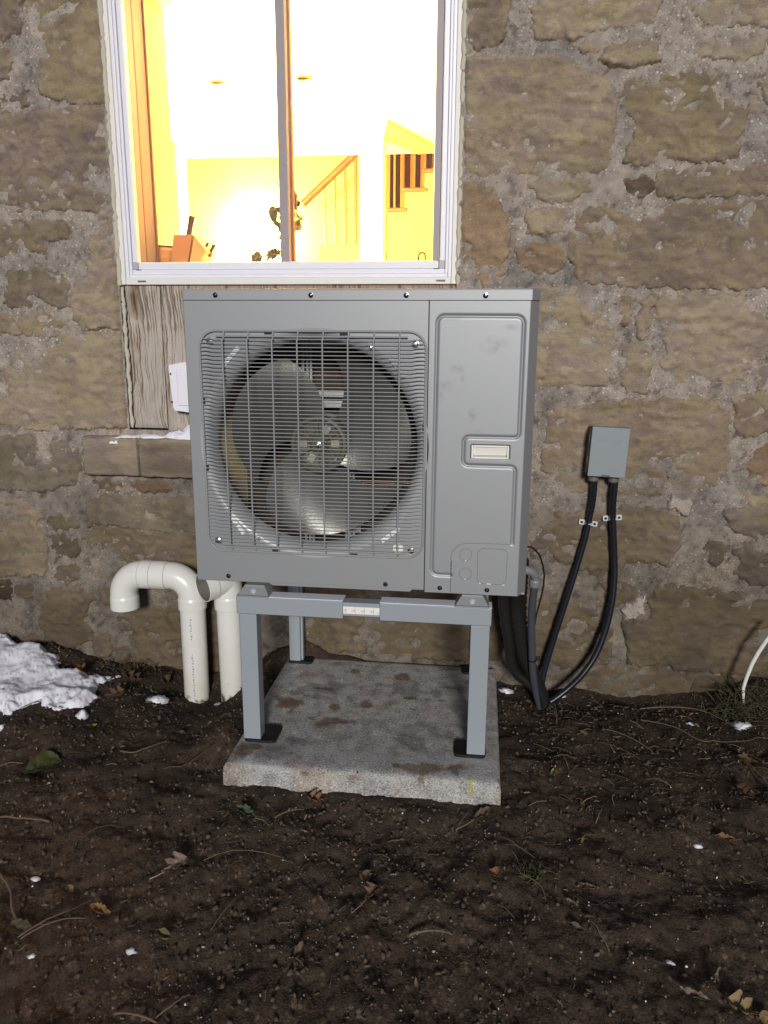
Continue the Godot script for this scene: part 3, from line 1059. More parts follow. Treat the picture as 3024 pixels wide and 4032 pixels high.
# a flat line lying on the unit's face
func face_line(b: MB, pts: Array, w: float, z: float) -> void:
	for i in pts.size() - 1:
		var a: Vector2 = pts[i]
		var d: Vector2 = pts[i + 1]
		var t := (d - a).normalized() * w * 0.5
		var s := Vector2(-t.y, t.x)
		b.quad(Vector3(a.x - t.x + s.x, a.y - t.y + s.y, z), Vector3(d.x + t.x + s.x, d.y + t.y + s.y, z), Vector3(d.x + t.x - s.x, d.y + t.y - s.y, z), Vector3(a.x - t.x - s.x, a.y - t.y - s.y, z), Vector3.BACK)

func screw(parent: Node, x: float, y: float, z: float, r := 0.0055, m: Material = null) -> void:
	var b := MB.new()
	var xf := Transform3D(Basis(Vector3.RIGHT, PI / 2), Vector3(x, y, z))
	b.lathe([Vector2(r * 1.25, 0.0), Vector2(r * 1.25, 0.001), Vector2(r, 0.0012), Vector2(r * 0.9, 0.0028), Vector2(r * 0.55, 0.004), Vector2(r * 0.25, 0.0043), Vector2(r * 0.2, 0.0028), Vector2(0.0, 0.0028)], 14, xf)
	obj("screw", b, m if m else M.screw, parent)

func unit() -> void:
	var u := thing("heat_pump", "large grey outdoor heat pump unit with round wire fan grille under the lit window", "heat pump")
	# front panel with the round bell-mouthed opening
	var cx := -0.149
	var cy := 0.955
	var R := [[0.279, 0.567], [0.2795, 0.578], [0.2815, 0.590], [0.2865, 0.603], [0.2945, 0.613], [0.304, 0.6185], [0.313, 0.6200]]
	var x0 := -0.491
	var x1 := 0.1572
	var y0 := 0.566
	var y1 := 1.334
	var angs := []
	for k in 176:
		angs.append(TAU * k / 176)
	for q in [[x0, y0], [x1, y0], [x1, y1], [x0, y1]]:
		angs.append(fposmod(atan2(q[1] - cy, q[0] - cx), TAU))
	angs.sort()
	var b := MB.new()
	var w: int = angs.size()
	for i in w + 1:
		var a: float = angs[i % w]
		var d := Vector2(cos(a), sin(a))
		for k in R.size():
			var pa: Array = R[maxi(k - 1, 0)]
			var pb: Array = R[mini(k + 1, R.size() - 1)]
			var tt := Vector2(pb[0] - pa[0], pb[1] - pa[1]).normalized()
			var nn := Vector3(-d.x * tt.y, -d.y * tt.y, tt.x)
			if k == R.size() - 1:
				nn = Vector3.BACK
			b.p(Vector3(cx + d.x * R[k][0], cy + d.y * R[k][0], R[k][1]), nn.normalized())
		var s := 1e9
		if d.x > 1e-6: s = minf(s, (x1 - cx) / d.x)
		if d.x < -1e-6: s = minf(s, (x0 - cx) / d.x)
		if d.y > 1e-6: s = minf(s, (y1 - cy) / d.y)
		if d.y < -1e-6: s = minf(s, (y0 - cy) / d.y)
		s = maxf(s, 0.3062)
		b.p(Vector3(cx + d.x * s, cy + d.y * s, UZ), Vector3.BACK)
	var per := R.size() + 1
	var bell := MB.new()
	bell.v = b.v.duplicate(); bell.n = b.n.duplicate(); bell.c = b.c.duplicate(); bell.uv = b.uv.duplicate()
	for i in w:
		for k in per - 1:
			var q := i * per + k
			var to := b if k == per - 2 else bell
			to.tri(q, q + 1, q + 1 + per); to.tri(q, q + 1 + per, q + per)
	# turned edges: left chamfer, bottom lip
	b.quad(Vector3(x0, y0 - 0.004, UZ), Vector3(x0, y1, UZ), Vector3(-0.4985, y1, 0.604), Vector3(-0.4985, y0 - 0.004, 0.604), Vector3(-1, 0, 1))
	b.quad(Vector3(x0, y0 - 0.004, UZ - 0.0001), Vector3(x1, y0 - 0.004, UZ - 0.0001), Vector3(x1, y0, UZ), Vector3(x0, y0, UZ), Vector3.BACK)
	b.quad(Vector3(x0, y0 - 0.004, UZ), Vector3(x1, y0 - 0.004, UZ), Vector3(x1, y0 - 0.004, 0.59), Vector3(-0.4985, y0 - 0.004, 0.59), Vector3.DOWN)
	b.quad(Vector3(x1, y0, UZ), Vector3(x1, y1, UZ), Vector3(x1, y1, 0.60), Vector3(x1, y0, 0.60), Vector3.RIGHT)
	var fp := obj("front_panel", b, M.paint, u)
	obj("bell_mouth", bell, M.bell, fp)
	# right panel: pressed outline, chamfered right edge, as one relief surface
	var path := [Vector2(0.231, 0.607), Vector2(0.196, 0.607)]
	path += arc(0.196, 0.625, 0.018, 270, 180)
	path += arc(0.199, 1.278, 0.019, 180, 90)
	path += arc(0.380, 1.278, 0.018, 90, 0)
	path += arc(0.386, 1.002, 0.0125, 0, -90)
	path += arc(0.270, 0.975, 0.0145, 90, 180)
	path += arc(0.270, 0.928, 0.0145, 180, 270)
	path += arc(0.379, 0.899, 0.014, 90, 0)
	path += [Vector2(0.3935, 0.704)]
	var smudge := [[0.325, 1.225, 0.035, 0.022], [0.235, 1.165, 0.022, 0.012], [0.205, 1.12, 0.02, 0.014], [0.275, 1.045, 0.011, 0.02], [0.37, 1.27, 0.02, 0.008], [0.25, 1.14, 0.008, 0.008], [0.29, 1.0, 0.012, 0.008], [0.225, 1.29, 0.03, 0.006], [0.19, 1.10, 0.012, 0.02]]
	var ns := noise(40.0, 3, 311)
	var w2 := 132
	var h2 := 390
	var v := PackedVector3Array()
	var c := PackedColorArray()
	var t := PackedVector2Array()
	for j in h2:
		for i in w2:
			var x := lerpf(0.1602, 0.4125, i / (w2 - 4.0))
			var y := lerpf(0.556, 1.334, j / (h2 - 1.0))
			var z := UZ
			if i == w2 - 3: x = 0.4148; z = UZ - 0.0015
			if i == w2 - 2: x = 0.4348; z = 0.5845
			if i == w2 - 1: x = 0.4365; z = 0.580
			if i < w2 - 3:
				var g := seg_dist(Vector2(x, y), path)
				if g < 0.012:
					z -= 0.0036 * gauss(g, 0.0037)
				if x > 0.275 and x < 0.376 and y > 0.932 and y < 0.969:
					z -= 0.010
			var dirt := 0.0
			for s in smudge:
				dirt = maxf(dirt, clampf(1.25 - Vector2((x - s[0]) / s[2], (y - s[1]) / s[3]).length(), 0, 1) * (0.55 + ns.get_noise_2d(x, y) * 0.9))
			var k := 1.0 - clampf(dirt, 0, 1) * 0.24
			v.append(Vector3(x, y, z))
			t.append(Vector2(x, y))
			c.append(Color(k, k, k))
	var rp := obj("right_panel", grid_mesh(v, w2, c, t, PackedByteArray(), Vector3.BACK), M.paint_marked, u)
	# cable knock-outs and the seam of the small valve cover
	var ln := MB.new()
	face_line(ln, [Vector2(0.231, 0.650)] + arc(0.276, 0.655, 0.046, 180, 92, 10) + [Vector2(0.387, 0.702)], 0.0011, UZ + 0.0004)
	for y in [0.668, 0.614]:
		face_line(ln, arc(0.2705, y, 0.0165, 0, 360, 22), 0.0009, UZ + 0.0004)
	face_line(ln, arc(0.318, 0.672, 0.0155, 180, 90) + arc(0.3665, 0.672, 0.0155, 90, 0) + arc(0.3665, 0.602, 0.0145, 0, -90) + arc(0.318, 0.602, 0.0145, 270, 180) + [Vector2(0.3025, 0.672)], 0.0010, UZ + 0.0004)
	obj("knockout_line", ln, M.paint_dark, rp)
	var cut := MB.new()
	cut.rbox(Vector3(0.2315, 0.626, UZ - 0.002), Vector3(0.0022, 0.046, 0.006), 0.0003)
	cut.rbox(Vector3(0.2312, 0.580, UZ - 0.0022), Vector3(0.0012, 0.044, 0.006), 0.0003)
	obj("seam", cut, M.dark_seam, rp)
	var chip := MB.new()
	for q in [[0.335, 0.5875, 0.012], [0.375, 0.5865, 0.006], [0.311, 0.5885, 0.005], [0.2705, 0.6515, 0.004], [0.2705, 0.5985, 0.004]]:
		chip.rbox(Vector3(q[0], q[1], UZ + 0.0004), Vector3(q[2], 0.0022, 0.0008), 0.0002)
	obj("bare_metal_tab", chip, M.tab, rp)
	# recessed cream hand grip
	var hg := Node3D.new()
	hg.name = "hand_grip"
	u.add_child(hg, true)
	var hf := frame_ring(0.2765, 0.3745, 0.9325, 0.9685, 0.0052, 0.0052, UZ - 0.012, UZ + 0.0025, 0.001)
	obj("grip_frame", hf, M.cream, hg)
	var hp := MB.new()
	hp.rbox(Vector3(0.3255, 0.953, UZ - 0.006), Vector3(0.088, 0.024, 0.004), 0.0008, Basis(Vector3.RIGHT, 0.25))
	obj("grip_plate", hp, M.cream, hg)
	# dark joint between the two panels, with the body behind it
	var sm := MB.new()
	sm.rbox(Vector3(0.1587, 0.945, UZ - 0.012), Vector3(0.0036, 0.778, 0.01), 0.0005)
	obj("panel_joint", sm, M.dark_seam, u)
	# lid: its outline follows the chamfered corners, its top edge is rolled
	var lid := MB.new()
	var rows := []
	for q in [[1.3357, 0.0], [1.3595, 0.0], [1.3625, 0.0012], [1.3645, 0.0045], [1.3648, 0.02]]:
		var i: float = q[1]
		rows.append([Vector3(-0.4995 + i, q[0], 0.273 + i), Vector3(-0.4995 + i, q[0], 0.606 - i * 0.5), Vector3(-0.4915 + i * 0.6, q[0], 0.6222 - i), Vector3(0.4155 - i * 0.6, q[0], 0.6222 - i), Vector3(0.4380 - i, q[0], 0.584 - i * 0.5), Vector3(0.4380 - i, q[0], 0.273 + i)])
	for r in rows.size() - 1:
		for e in 6:
			var f2 := (e + 1) % 6
			var mid: Vector3 = (rows[r][e] + rows[r][f2]) * 0.5 - Vector3(-0.03, 1.345, 0.44)
			lid.quad(rows[r][e], rows[r][f2], rows[r + 1][f2], rows[r + 1][e], mid * Vector3(1, 4, 2))
	for s2 in [0, rows.size() - 1]:
		var o := rows[s2] as Array
		var up2 := Vector3.UP if s2 > 0 else Vector3.DOWN
		lid.quad(o[0], o[1], o[2], o[3], up2)
		lid.quad(o[0], o[3], o[4], o[5], up2)
	obj("lid", lid, M.paint, u)
	# body sheets
	var body := MB.new()
	body.rbox(Vector3(-0.4975, 0.948, 0.437), Vector3(0.002, 0.776, 0.334), 0.0004)
	obj("left_side", body, M.paint, u)
	var bs := MB.new()
	bs.rbox(Vector3(0.4355, 0.946, 0.427), Vector3(0.002, 0.776, 0.306), 0.0004)
	obj("right_side", bs, M.paint, u)
	var bp := MB.new()
	bp.rbox(Vector3(-0.031, 0.557, 0.437), Vector3(0.931, 0.006, 0.325), 0.001)
	bp.prism(PackedVector2Array([Vector2(-0.285, 0.5618), Vector2(0.128, 0.5618), Vector2(0.118, 0.553), Vector2(-0.275, 0.553)]), 0.012, Transform3D(Basis.IDENTITY, Vector3(0, 0, 0.602)))
	obj("base_pan", bp, M.paint, u)
	var pt := MB.new()
	pt.rbox(Vector3(0.153, 0.947, 0.435), Vector3(0.002, 0.77, 0.31), 0.0004)
	pt.rbox(Vector3(0.295, 0.947, 0.283), Vector3(0.28, 0.77, 0.004), 0.001)
	pt.rbox(Vector3(-0.17, 1.330, 0.44), Vector3(0.64, 0.003, 0.31), 0.0004)
	obj("partition", pt, M.paint_dark, u)
	# coil: brass-coloured fins along the left side, dark ones across the back
	var coil := Node3D.new()
	coil.name = "coil"
	u.add_child(coil, true)
	var f1 := MB.new()
	for k in 74:
		var fz := 0.302 + k * 0.0038
		f1.quad(Vector3(-0.4345, 0.57, fz), Vector3(-0.4345, 1.325, fz), Vector3(-0.4372, 1.325, fz + 0.0030), Vector3(-0.4372, 0.57, fz + 0.0030), Vector3(1, 0, 1))
		f1.quad(Vector3(-0.4372, 0.57, fz + 0.0030), Vector3(-0.4372, 1.325, fz + 0.0030), Vector3(-0.4345, 1.325, fz + 0.0038), Vector3(-0.4345, 0.57, fz + 0.0038), Vector3(1, 0, -1))
	f1.rbox(Vector3(-0.456, 0.947, 0.44), Vector3(0.034, 0.755, 0.29), 0.001)
	var f1o := obj("side_fins", f1, M.fin, coil)
	f1o.set_meta("kind", "stuff")
	var f2 := MB.new()
	f2.rbox(Vector3(-0.16, 0.947, 0.292), Vector3(0.62, 0.755, 0.02), 0.001)
	obj("back_fins", f2, M.back_fin, coil)
	for k in 11:
		var tb := MB.new()
		tb.tube([Vector3(-0.46, 0.60 + k * 0.066, 0.305), Vector3(0.148, 0.60 + k * 0.066, 0.305)], 0.0035, 8)
		obj("coil_tube", tb, M.copper, coil)
	# motor bracket
	var mb := Node3D.new()
	mb.name = "motor_bracket"
	u.add_child(mb, true)
	for x in [-0.222, -0.094]:
		var ch := MB.new()
		for q in [-0.012, 0.0, 0.012]:
			ch.rbox(Vector3(x + q, 0.947, 0.345 + absf(q) * 0.4), Vector3(0.0085, 0.75, 0.012), 0.002)
		obj("channel", ch, M.galv, mb)
	for y in [1.235, 1.075, 1.045, 0.845, 0.66]:
		var cr := MB.new()
		cr.rbox(Vector3(-0.150, y, 0.352), Vector3(0.18, 0.020 if y < 1.2 else 0.05, 0.004), 0.001)
		obj("cross_plate", cr, M.galv, mb)
	var mo := MB.new()
	mo.lathe([Vector2(0, -0.06), Vector2(0.06, -0.06), Vector2(0.066, -0.05), Vector2(0.066, 0.05), Vector2(0.06, 0.06), Vector2(0, 0.06)], 28, Transform3D(Basis(Vector3.RIGHT, PI / 2), Vector3(-0.150, 0.949, 0.40)))
	obj("motor", mo, M.paint_dark, mb)
	fan(u)
	grille(u, cx, cy)
	# embossed slots, the light they catch painted pale, and the inspection sticker on the face behind the guard
	for q in [[-0.366, 1.192, 48.0], [-0.368, 0.729, -54.0], [0.064, 0.716, 38.0], [0.079, 1.166, -52.0]]:
		var tb := MB.new()
		var d := Vector2(cos(deg_to_rad(q[2])), sin(deg_to_rad(q[2])))
		for s in [-1, 1]:
			tb.rbox(Vector3(q[0] + d.x * 0.0165 * s, q[1] + d.y * 0.0165 * s, UZ + 0.0012), Vector3(0.030, 0.0125, 0.0024), 0.001, Basis(Vector3.BACK, deg_to_rad(q[2])))
		obj("embossed_slot", tb, M.tab if q[0] < 0.07 else M.paint, u)
	var sk := MB.new()
	sk.lathe([Vector2(0.0145, 0.0), Vector2(0.0145, 0.0006), Vector2(0.0, 0.0007)], 24, Transform3D(Basis(Vector3.RIGHT, PI / 2), Vector3(0.0855, 0.6785, UZ + 0.0004)))
	var so := obj("sticker", sk, M.sticker, u)
	var mk := MB.new()
	face_line(mk, [Vector2(0.0785, 0.6825), Vector2(0.0865, 0.677), Vector2(0.0855, 0.6835)], 0.0016, UZ + 0.0015)
	obj("pen_mark", mk, M.ink, so)
	# screws
	for q in [[-0.402, 1.3478], [-0.147, 1.3475], [0.1, 1.3470], [0.300, 1.3462]]:
		screw(u, q[0], q[1], 0.6222)
	for q in [[-0.4, 0.577], [0.051, 0.5735], [0.202, 0.570], [0.331, 0.570]]:
		screw(u, q[0], q[1], UZ)
	for q in [[0.009, 1.217], [-0.306, 0.691]]:
		screw(u, q[0], q[1], UZ, 0.004, M.steel)
	for q in [[-0.422, 1.231], [0.125, 1.225], [-0.424, 0.682], [0.122, 0.676]]:
		screw(u, q[0], q[1], UZ + 0.002, 0.0085, M.steel)
	# mounting feet
	for x in [-0.325, 0.292]:
		var ft := MB.new()
		var w0 := 0.047
		for q in [[0.655, 1], [0.275, 0]]:
			pass
		# a folded channel running from front to back, its front end flared down onto the bar
		ft.rbox(Vector3(x, 0.5475, 0.45), Vector3(w0 * 1.25, 0.012, 0.34), 0.002)
		ft.quad(Vector3(x - w0 * 0.60, 0.5520, 0.615), Vector3(x + w0 * 0.60, 0.5520, 0.615), Vector3(x + w0 * 0.95, 0.5285, 0.637), Vector3(x - w0 * 0.95, 0.5285, 0.637), Vector3(0, 1, 1))
		ft.rbox(Vector3(x, 0.5268, 0.630), Vector3(w0 * 2.0, 0.0035, 0.030), 0.001)
		for s in [-1, 1]:
			ft.quad(Vector3(x + s * w0 * 0.60, 0.5520, 0.615), Vector3(x + s * w0 * 0.95, 0.5285, 0.637), Vector3(x + s * w0 * 1.0, 0.5265, 0.59), Vector3(x + s * w0 * 0.66, 0.5520, 0.575), Vector3(s, 0.5, 0))
		var fo := obj("mounting_foot", ft, M.foot_grey, u)
		var bo := MB.new()
		bo.lathe([Vector2(0.008, 0), Vector2(0.008, 0.003), Vector2(0.005, 0.0035), Vector2(0.005, 0.007), Vector2(0, 0.0075)], 12, Transform3D(Basis(Vector3.RIGHT, 0.7), Vector3(x, 0.5375, 0.630)))
		obj("bolt", bo, M.zinc, fo)

func fan(u: Node3D) -> void:
	var f := Node3D.new()
	f.name = "fan"
	u.add_child(f, true)
	f.position = Vector3(-0.150, 0.949, 0.512)
	var nr := 16
	var na := 30
	var v := PackedVector3Array()
	var c := PackedColorArray()
	var t := PackedVector2Array()
	for j in nr + 1:
		var s := float(j) / nr
		var r := lerpf(0.06, 0.264, s)
		var k := smoothstep(0.0, 1.0, s)
		var a0 := lerpf(193, 231, pow(s, 0.95))
		var a1 := lerpf(300, 333, pow(s, 1.7))
		for i in na + 1:
			var q := float(i) / na
			var a := deg_to_rad(lerpf(a0, a1, q))
			var rr := r - 0.012 * pow(s, 3.0) * pow(1.0 - q, 9.0)
			var z := lerpf(0.064, -0.070, q) * (0.45 + 0.55 * k) + 0.062 * sin(PI * q) * s - 0.050 * s
			v.append(Vector3(cos(a) * rr, sin(a) * rr, z))
			c.append(Color.WHITE)
			t.append(Vector2(q, s))
	var bm := grid_mesh(v, na + 1, c, t, PackedByteArray(), Vector3.BACK)
	for k in 3:
		var o := obj("blade", bm, M.blade, f)
		o.rotation.z = TAU * k / 3.0
	var h := MB.new()
	h.lathe([Vector2(0.082, -0.05), Vector2(0.082, 0.022), Vector2(0.078, 0.03), Vector2(0.070, 0.031), Vector2(0.064, 0.022), Vector2(0.030, 0.018), Vector2(0.018, 0.028), Vector2(0.0, 0.028)], 40, Transform3D(Basis(Vector3.RIGHT, PI / 2), Vector3.ZERO))
	var hub := obj("hub", h, M.hub, f)
	for k in 6:
		var a := TAU * k / 6.0 + 0.55
		var rb := MB.new()
		rb.rbox(Vector3(cos(a) * 0.044, sin(a) * 0.044, 0.024), Vector3(0.052, 0.004, 0.014), 0.001, Basis(Vector3.BACK, a))
		obj("rib", rb, M.hub, hub)
		var a2 := a + TAU / 12.0
		var pd := MB.new()
		pd.rbox(Vector3(cos(a2) * 0.046, sin(a2) * 0.046, 0.0225), Vector3(0.026, 0.022, 0.007), 0.003, Basis(Vector3.BACK, a2))
		obj("pad", pd, M.hub_pad if k % 3 != 1 else M.hub, hub)
	var nut := MB.new()
	nut.lathe([Vector2(0.0095, 0.028), Vector2(0.0095, 0.036), Vector2(0.006, 0.037), Vector2(0.005, 0.044), Vector2(0, 0.045)], 6, Transform3D(Basis(Vector3.RIGHT, PI / 2), Vector3.ZERO))
	obj("nut", nut, M.steel, hub)

func grille(u: Node3D, cx: float, cy: float) -> void:
	var g := Node3D.new()
	g.name = "fan_grille"
	u.add_child(g, true)
	g.position = Vector3(cx, cy, UZ)
	var E := 0.302
	var Z1 := 0.0165
	# outer ring
	var ring := []
	for q in [[E - 0.045, E - 0.045, 0], [-E + 0.045, E - 0.045, 90], [-E + 0.045, -E + 0.045, 180], [E - 0.045, -E + 0.045, 270]]:
		for k in 9:
			var a := deg_to_rad(q[2] + k * 11.25)
			ring.append(Vector3(q[0] + 0.045 * cos(a), q[1] + 0.045 * sin(a), 0.0045))
	ring.append(ring[0])
	ring.append(ring[1])
	var rb := MB.new()
	rb.tube(ring, 0.0030, 8, false)
	obj("ring", rb, M.wire, g)
	# crosswise wires: proud over the fan, bent back towards the ends
	var pitch := 0.01022
	var count := 56
	var full: ArrayMesh
	for k in count:
		var y := (k - (count - 1) * 0.5) * pitch
		var over := maxf(absf(y) - (E - 0.045), 0.0)
		var e := E - 0.045 + sqrt(maxf(0.045 * 0.045 - over * over, 0.0)) if over > 0.0 else E
		var m: ArrayMesh = full
		if over > 0.0 or full == null:
			var p := []
			for q in [[-e, 0.0055], [-e + 0.018, 0.0075], [-e + 0.036, Z1], [-0.10, Z1 + 0.001], [0.10, Z1 + 0.001], [e - 0.036, Z1], [e - 0.018, 0.0075], [e, 0.0055]]:
				p.append(Vector3(q[0], 0, q[1]))
			var wb := MB.new()
			wb.tube(p, 0.00155, 6)
			m = wb.mesh()
			if over <= 0.0:
				full = m
		var o := obj("wire", m, M.wire, g)
		o.position.y = y
	# upright wires
	var up: ArrayMesh
	for k in 8:
		if up == null:
			var p := []
			for q in [[-E, 0.0045], [-E + 0.016, 0.006], [-E + 0.024, Z1 + 0.0035], [0.0, Z1 + 0.0045], [E - 0.024, Z1 + 0.0035], [E - 0.016, 0.006], [E, 0.0045]]:
				p.append(Vector3(0, q[0], q[1]))
			var wb := MB.new()
			wb.tube(p, 0.0023, 8)
			up = wb.mesh()
		var o := obj("upright_wire", up, M.wire, g)
		o.position.x = (k - 3.5) * 0.0670
	for y in [E - 0.014, -E + 0.013]:
		var sb := MB.new()
		sb.tube([Vector3(-0.255, y, 0.0085), Vector3(0.255, y, 0.0085)], 0.0024, 7)
		obj("stiffening_wire", sb, M.wire, g)
	for q in [[-0.115, 0.2965], [0.087, 0.2955], [-0.110, -0.2965], [0.112, -0.2985], [-0.2975, 0.115], [-0.2965, -0.065], [0.2985, 0.06]]:
		var cl := MB.new()
		var tall := absf(q[0]) > 0.2
		cl.rbox(Vector3(q[0], q[1], 0.0022), Vector3(0.005 if tall else 0.02, 0.02 if tall else 0.005, 0.004), 0.001)
		obj("clip", cl, M.black, g)

# ---------------------------------------------------------------- stand and pad
func text_mesh(s: String, size: float) -> TextMesh:
	var f := SystemFont.new()
	f.font_names = PackedStringArray(["Droid Sans"])
	var t := TextMesh.new()
	t.text = s
	t.font = f
	t.font_size = 32
	t.pixel_size = size / 32.0
	t.depth = 0.0004
	return t

func stand() -> void:
	var s := thing("equipment_stand", "grey metal four-legged stand holding the heat pump above the concrete slab", "stand")
	var top := 0.524
	var base := 0.077
	for q in [[-0.374, -0.066], [0.037, 0.3465]]:
		var b := MB.new()
		b.rbox(Vector3((q[0] + q[1]) * 0.5, 0.4978, 0.6155), Vector3(q[1] - q[0], 0.0525, 0.049), 0.0028)
		var fb := obj("front_bar", b, M.stand, s)
		b = MB.new()
		b.rbox(Vector3((q[0] + q[1]) * 0.5, 0.5247, 0.6150), Vector3(q[1] - q[0], 0.0026, 0.0480), 0.0008)
		obj("lit_top_strip", b, M.lit_bar_top, fb)  # pale strip stands in for the light lying on the bar's top
	var ib := MB.new()
	ib.rbox(Vector3(-0.0145, 0.4995, 0.6155), Vector3(0.13, 0.040, 0.040), 0.002)
	var ibo := obj("inner_bar", ib, M.stand, s)
	var lb := MB.new()
	lb.rbox(Vector3(-0.0145, 0.4975, 0.6359), Vector3(0.1030, 0.0212, 0.0008), 0.0002)
	var lbo := obj("scale_label", lb, M.sticker, ibo)
	for k in 4:
		var tk := MB.new()
		tk.rbox(Vector3(-0.058 + k * 0.0262, 0.4975, 0.6364), Vector3(0.0006, 0.0212, 0.0005), 0.0001)
		obj("tick", tk, M.ink, lbo)
		var o := obj("number", text_mesh(["31\"", "32\"", "33\"", "34\""][k], 0.0075), M.ink, lbo)
		o.position = Vector3(-0.0625 + k * 0.0262 + (0.0 if k == 0 else -0.0005), 0.4968, 0.6365)
		o.rotation.z = PI
	var rd := obj("number", text_mesh("35", 0.0055), M.red_ink, lbo)
	rd.position = Vector3(0.0335, 0.4925, 0.6365)
	rd.rotation.z = PI
	var back := MB.new()
	back.rbox(Vector3(-0.014, 0.4978, 0.0565), Vector3(0.70, 0.0525, 0.040), 0.0028)
	obj("rear_bar", back, M.stand, s)
	for q in [[-0.3425, 0.6145, 0.052, 0.046], [0.3165, 0.6145, 0.053, 0.046]]:
		var b := MB.new()
		b.rbox(Vector3(q[0], (0.4715 + base) * 0.5, q[1]), Vector3(q[2], 0.4715 - base, q[3]), 0.0025)
		obj("leg", b, M.stand, s)
	for q in [[-0.3485, 0.058], [0.318, 0.058]]:
		var b := MB.new()
		b.rbox(Vector3(q[0], (0.4715 + base) * 0.5, q[1] + 0.006), Vector3(0.041, 0.4715 - base, 0.030), 0.002)
		b.rbox(Vector3(q[0] + 0.0245, (0.4715 + base) * 0.5, q[1]), Vector3(0.009, 0.4715 - base, 0.022), 0.002)
		obj("leg", b, M.stand, s)
	# black rubber feet, rounded plates reaching inwards
	for q in [[-0.370, -0.272, 0.545, 0.640], [0.2535, 0.345, 0.556, 0.641], [-0.374, -0.285, 0.028, 0.083], [0.262, 0.345, 0.030, 0.090]]:
		var p := PackedVector2Array()
		var r := 0.016
		for e in [[q[1] - r, q[3] - r, 0], [q[0] + r, q[3] - r, 90], [q[0] + r, q[2] + r, 180], [q[1] - r, q[2] + r, 270]]:
			for k in 6:
				var a := deg_to_rad(e[2] + k * 18.0)
				p.append(Vector2(e[0] + r * cos(a), e[1] + r * sin(a)))
		var b := MB.new()
		b.prism(p, 0.0085, Transform3D(Basis(Vector3(1, 0, 0), Vector3(0, 0, 1), Vector3(0, 1, 0)), Vector3(0, 0.0686, 0)))
		obj("rubber_foot", b, M.black, s)

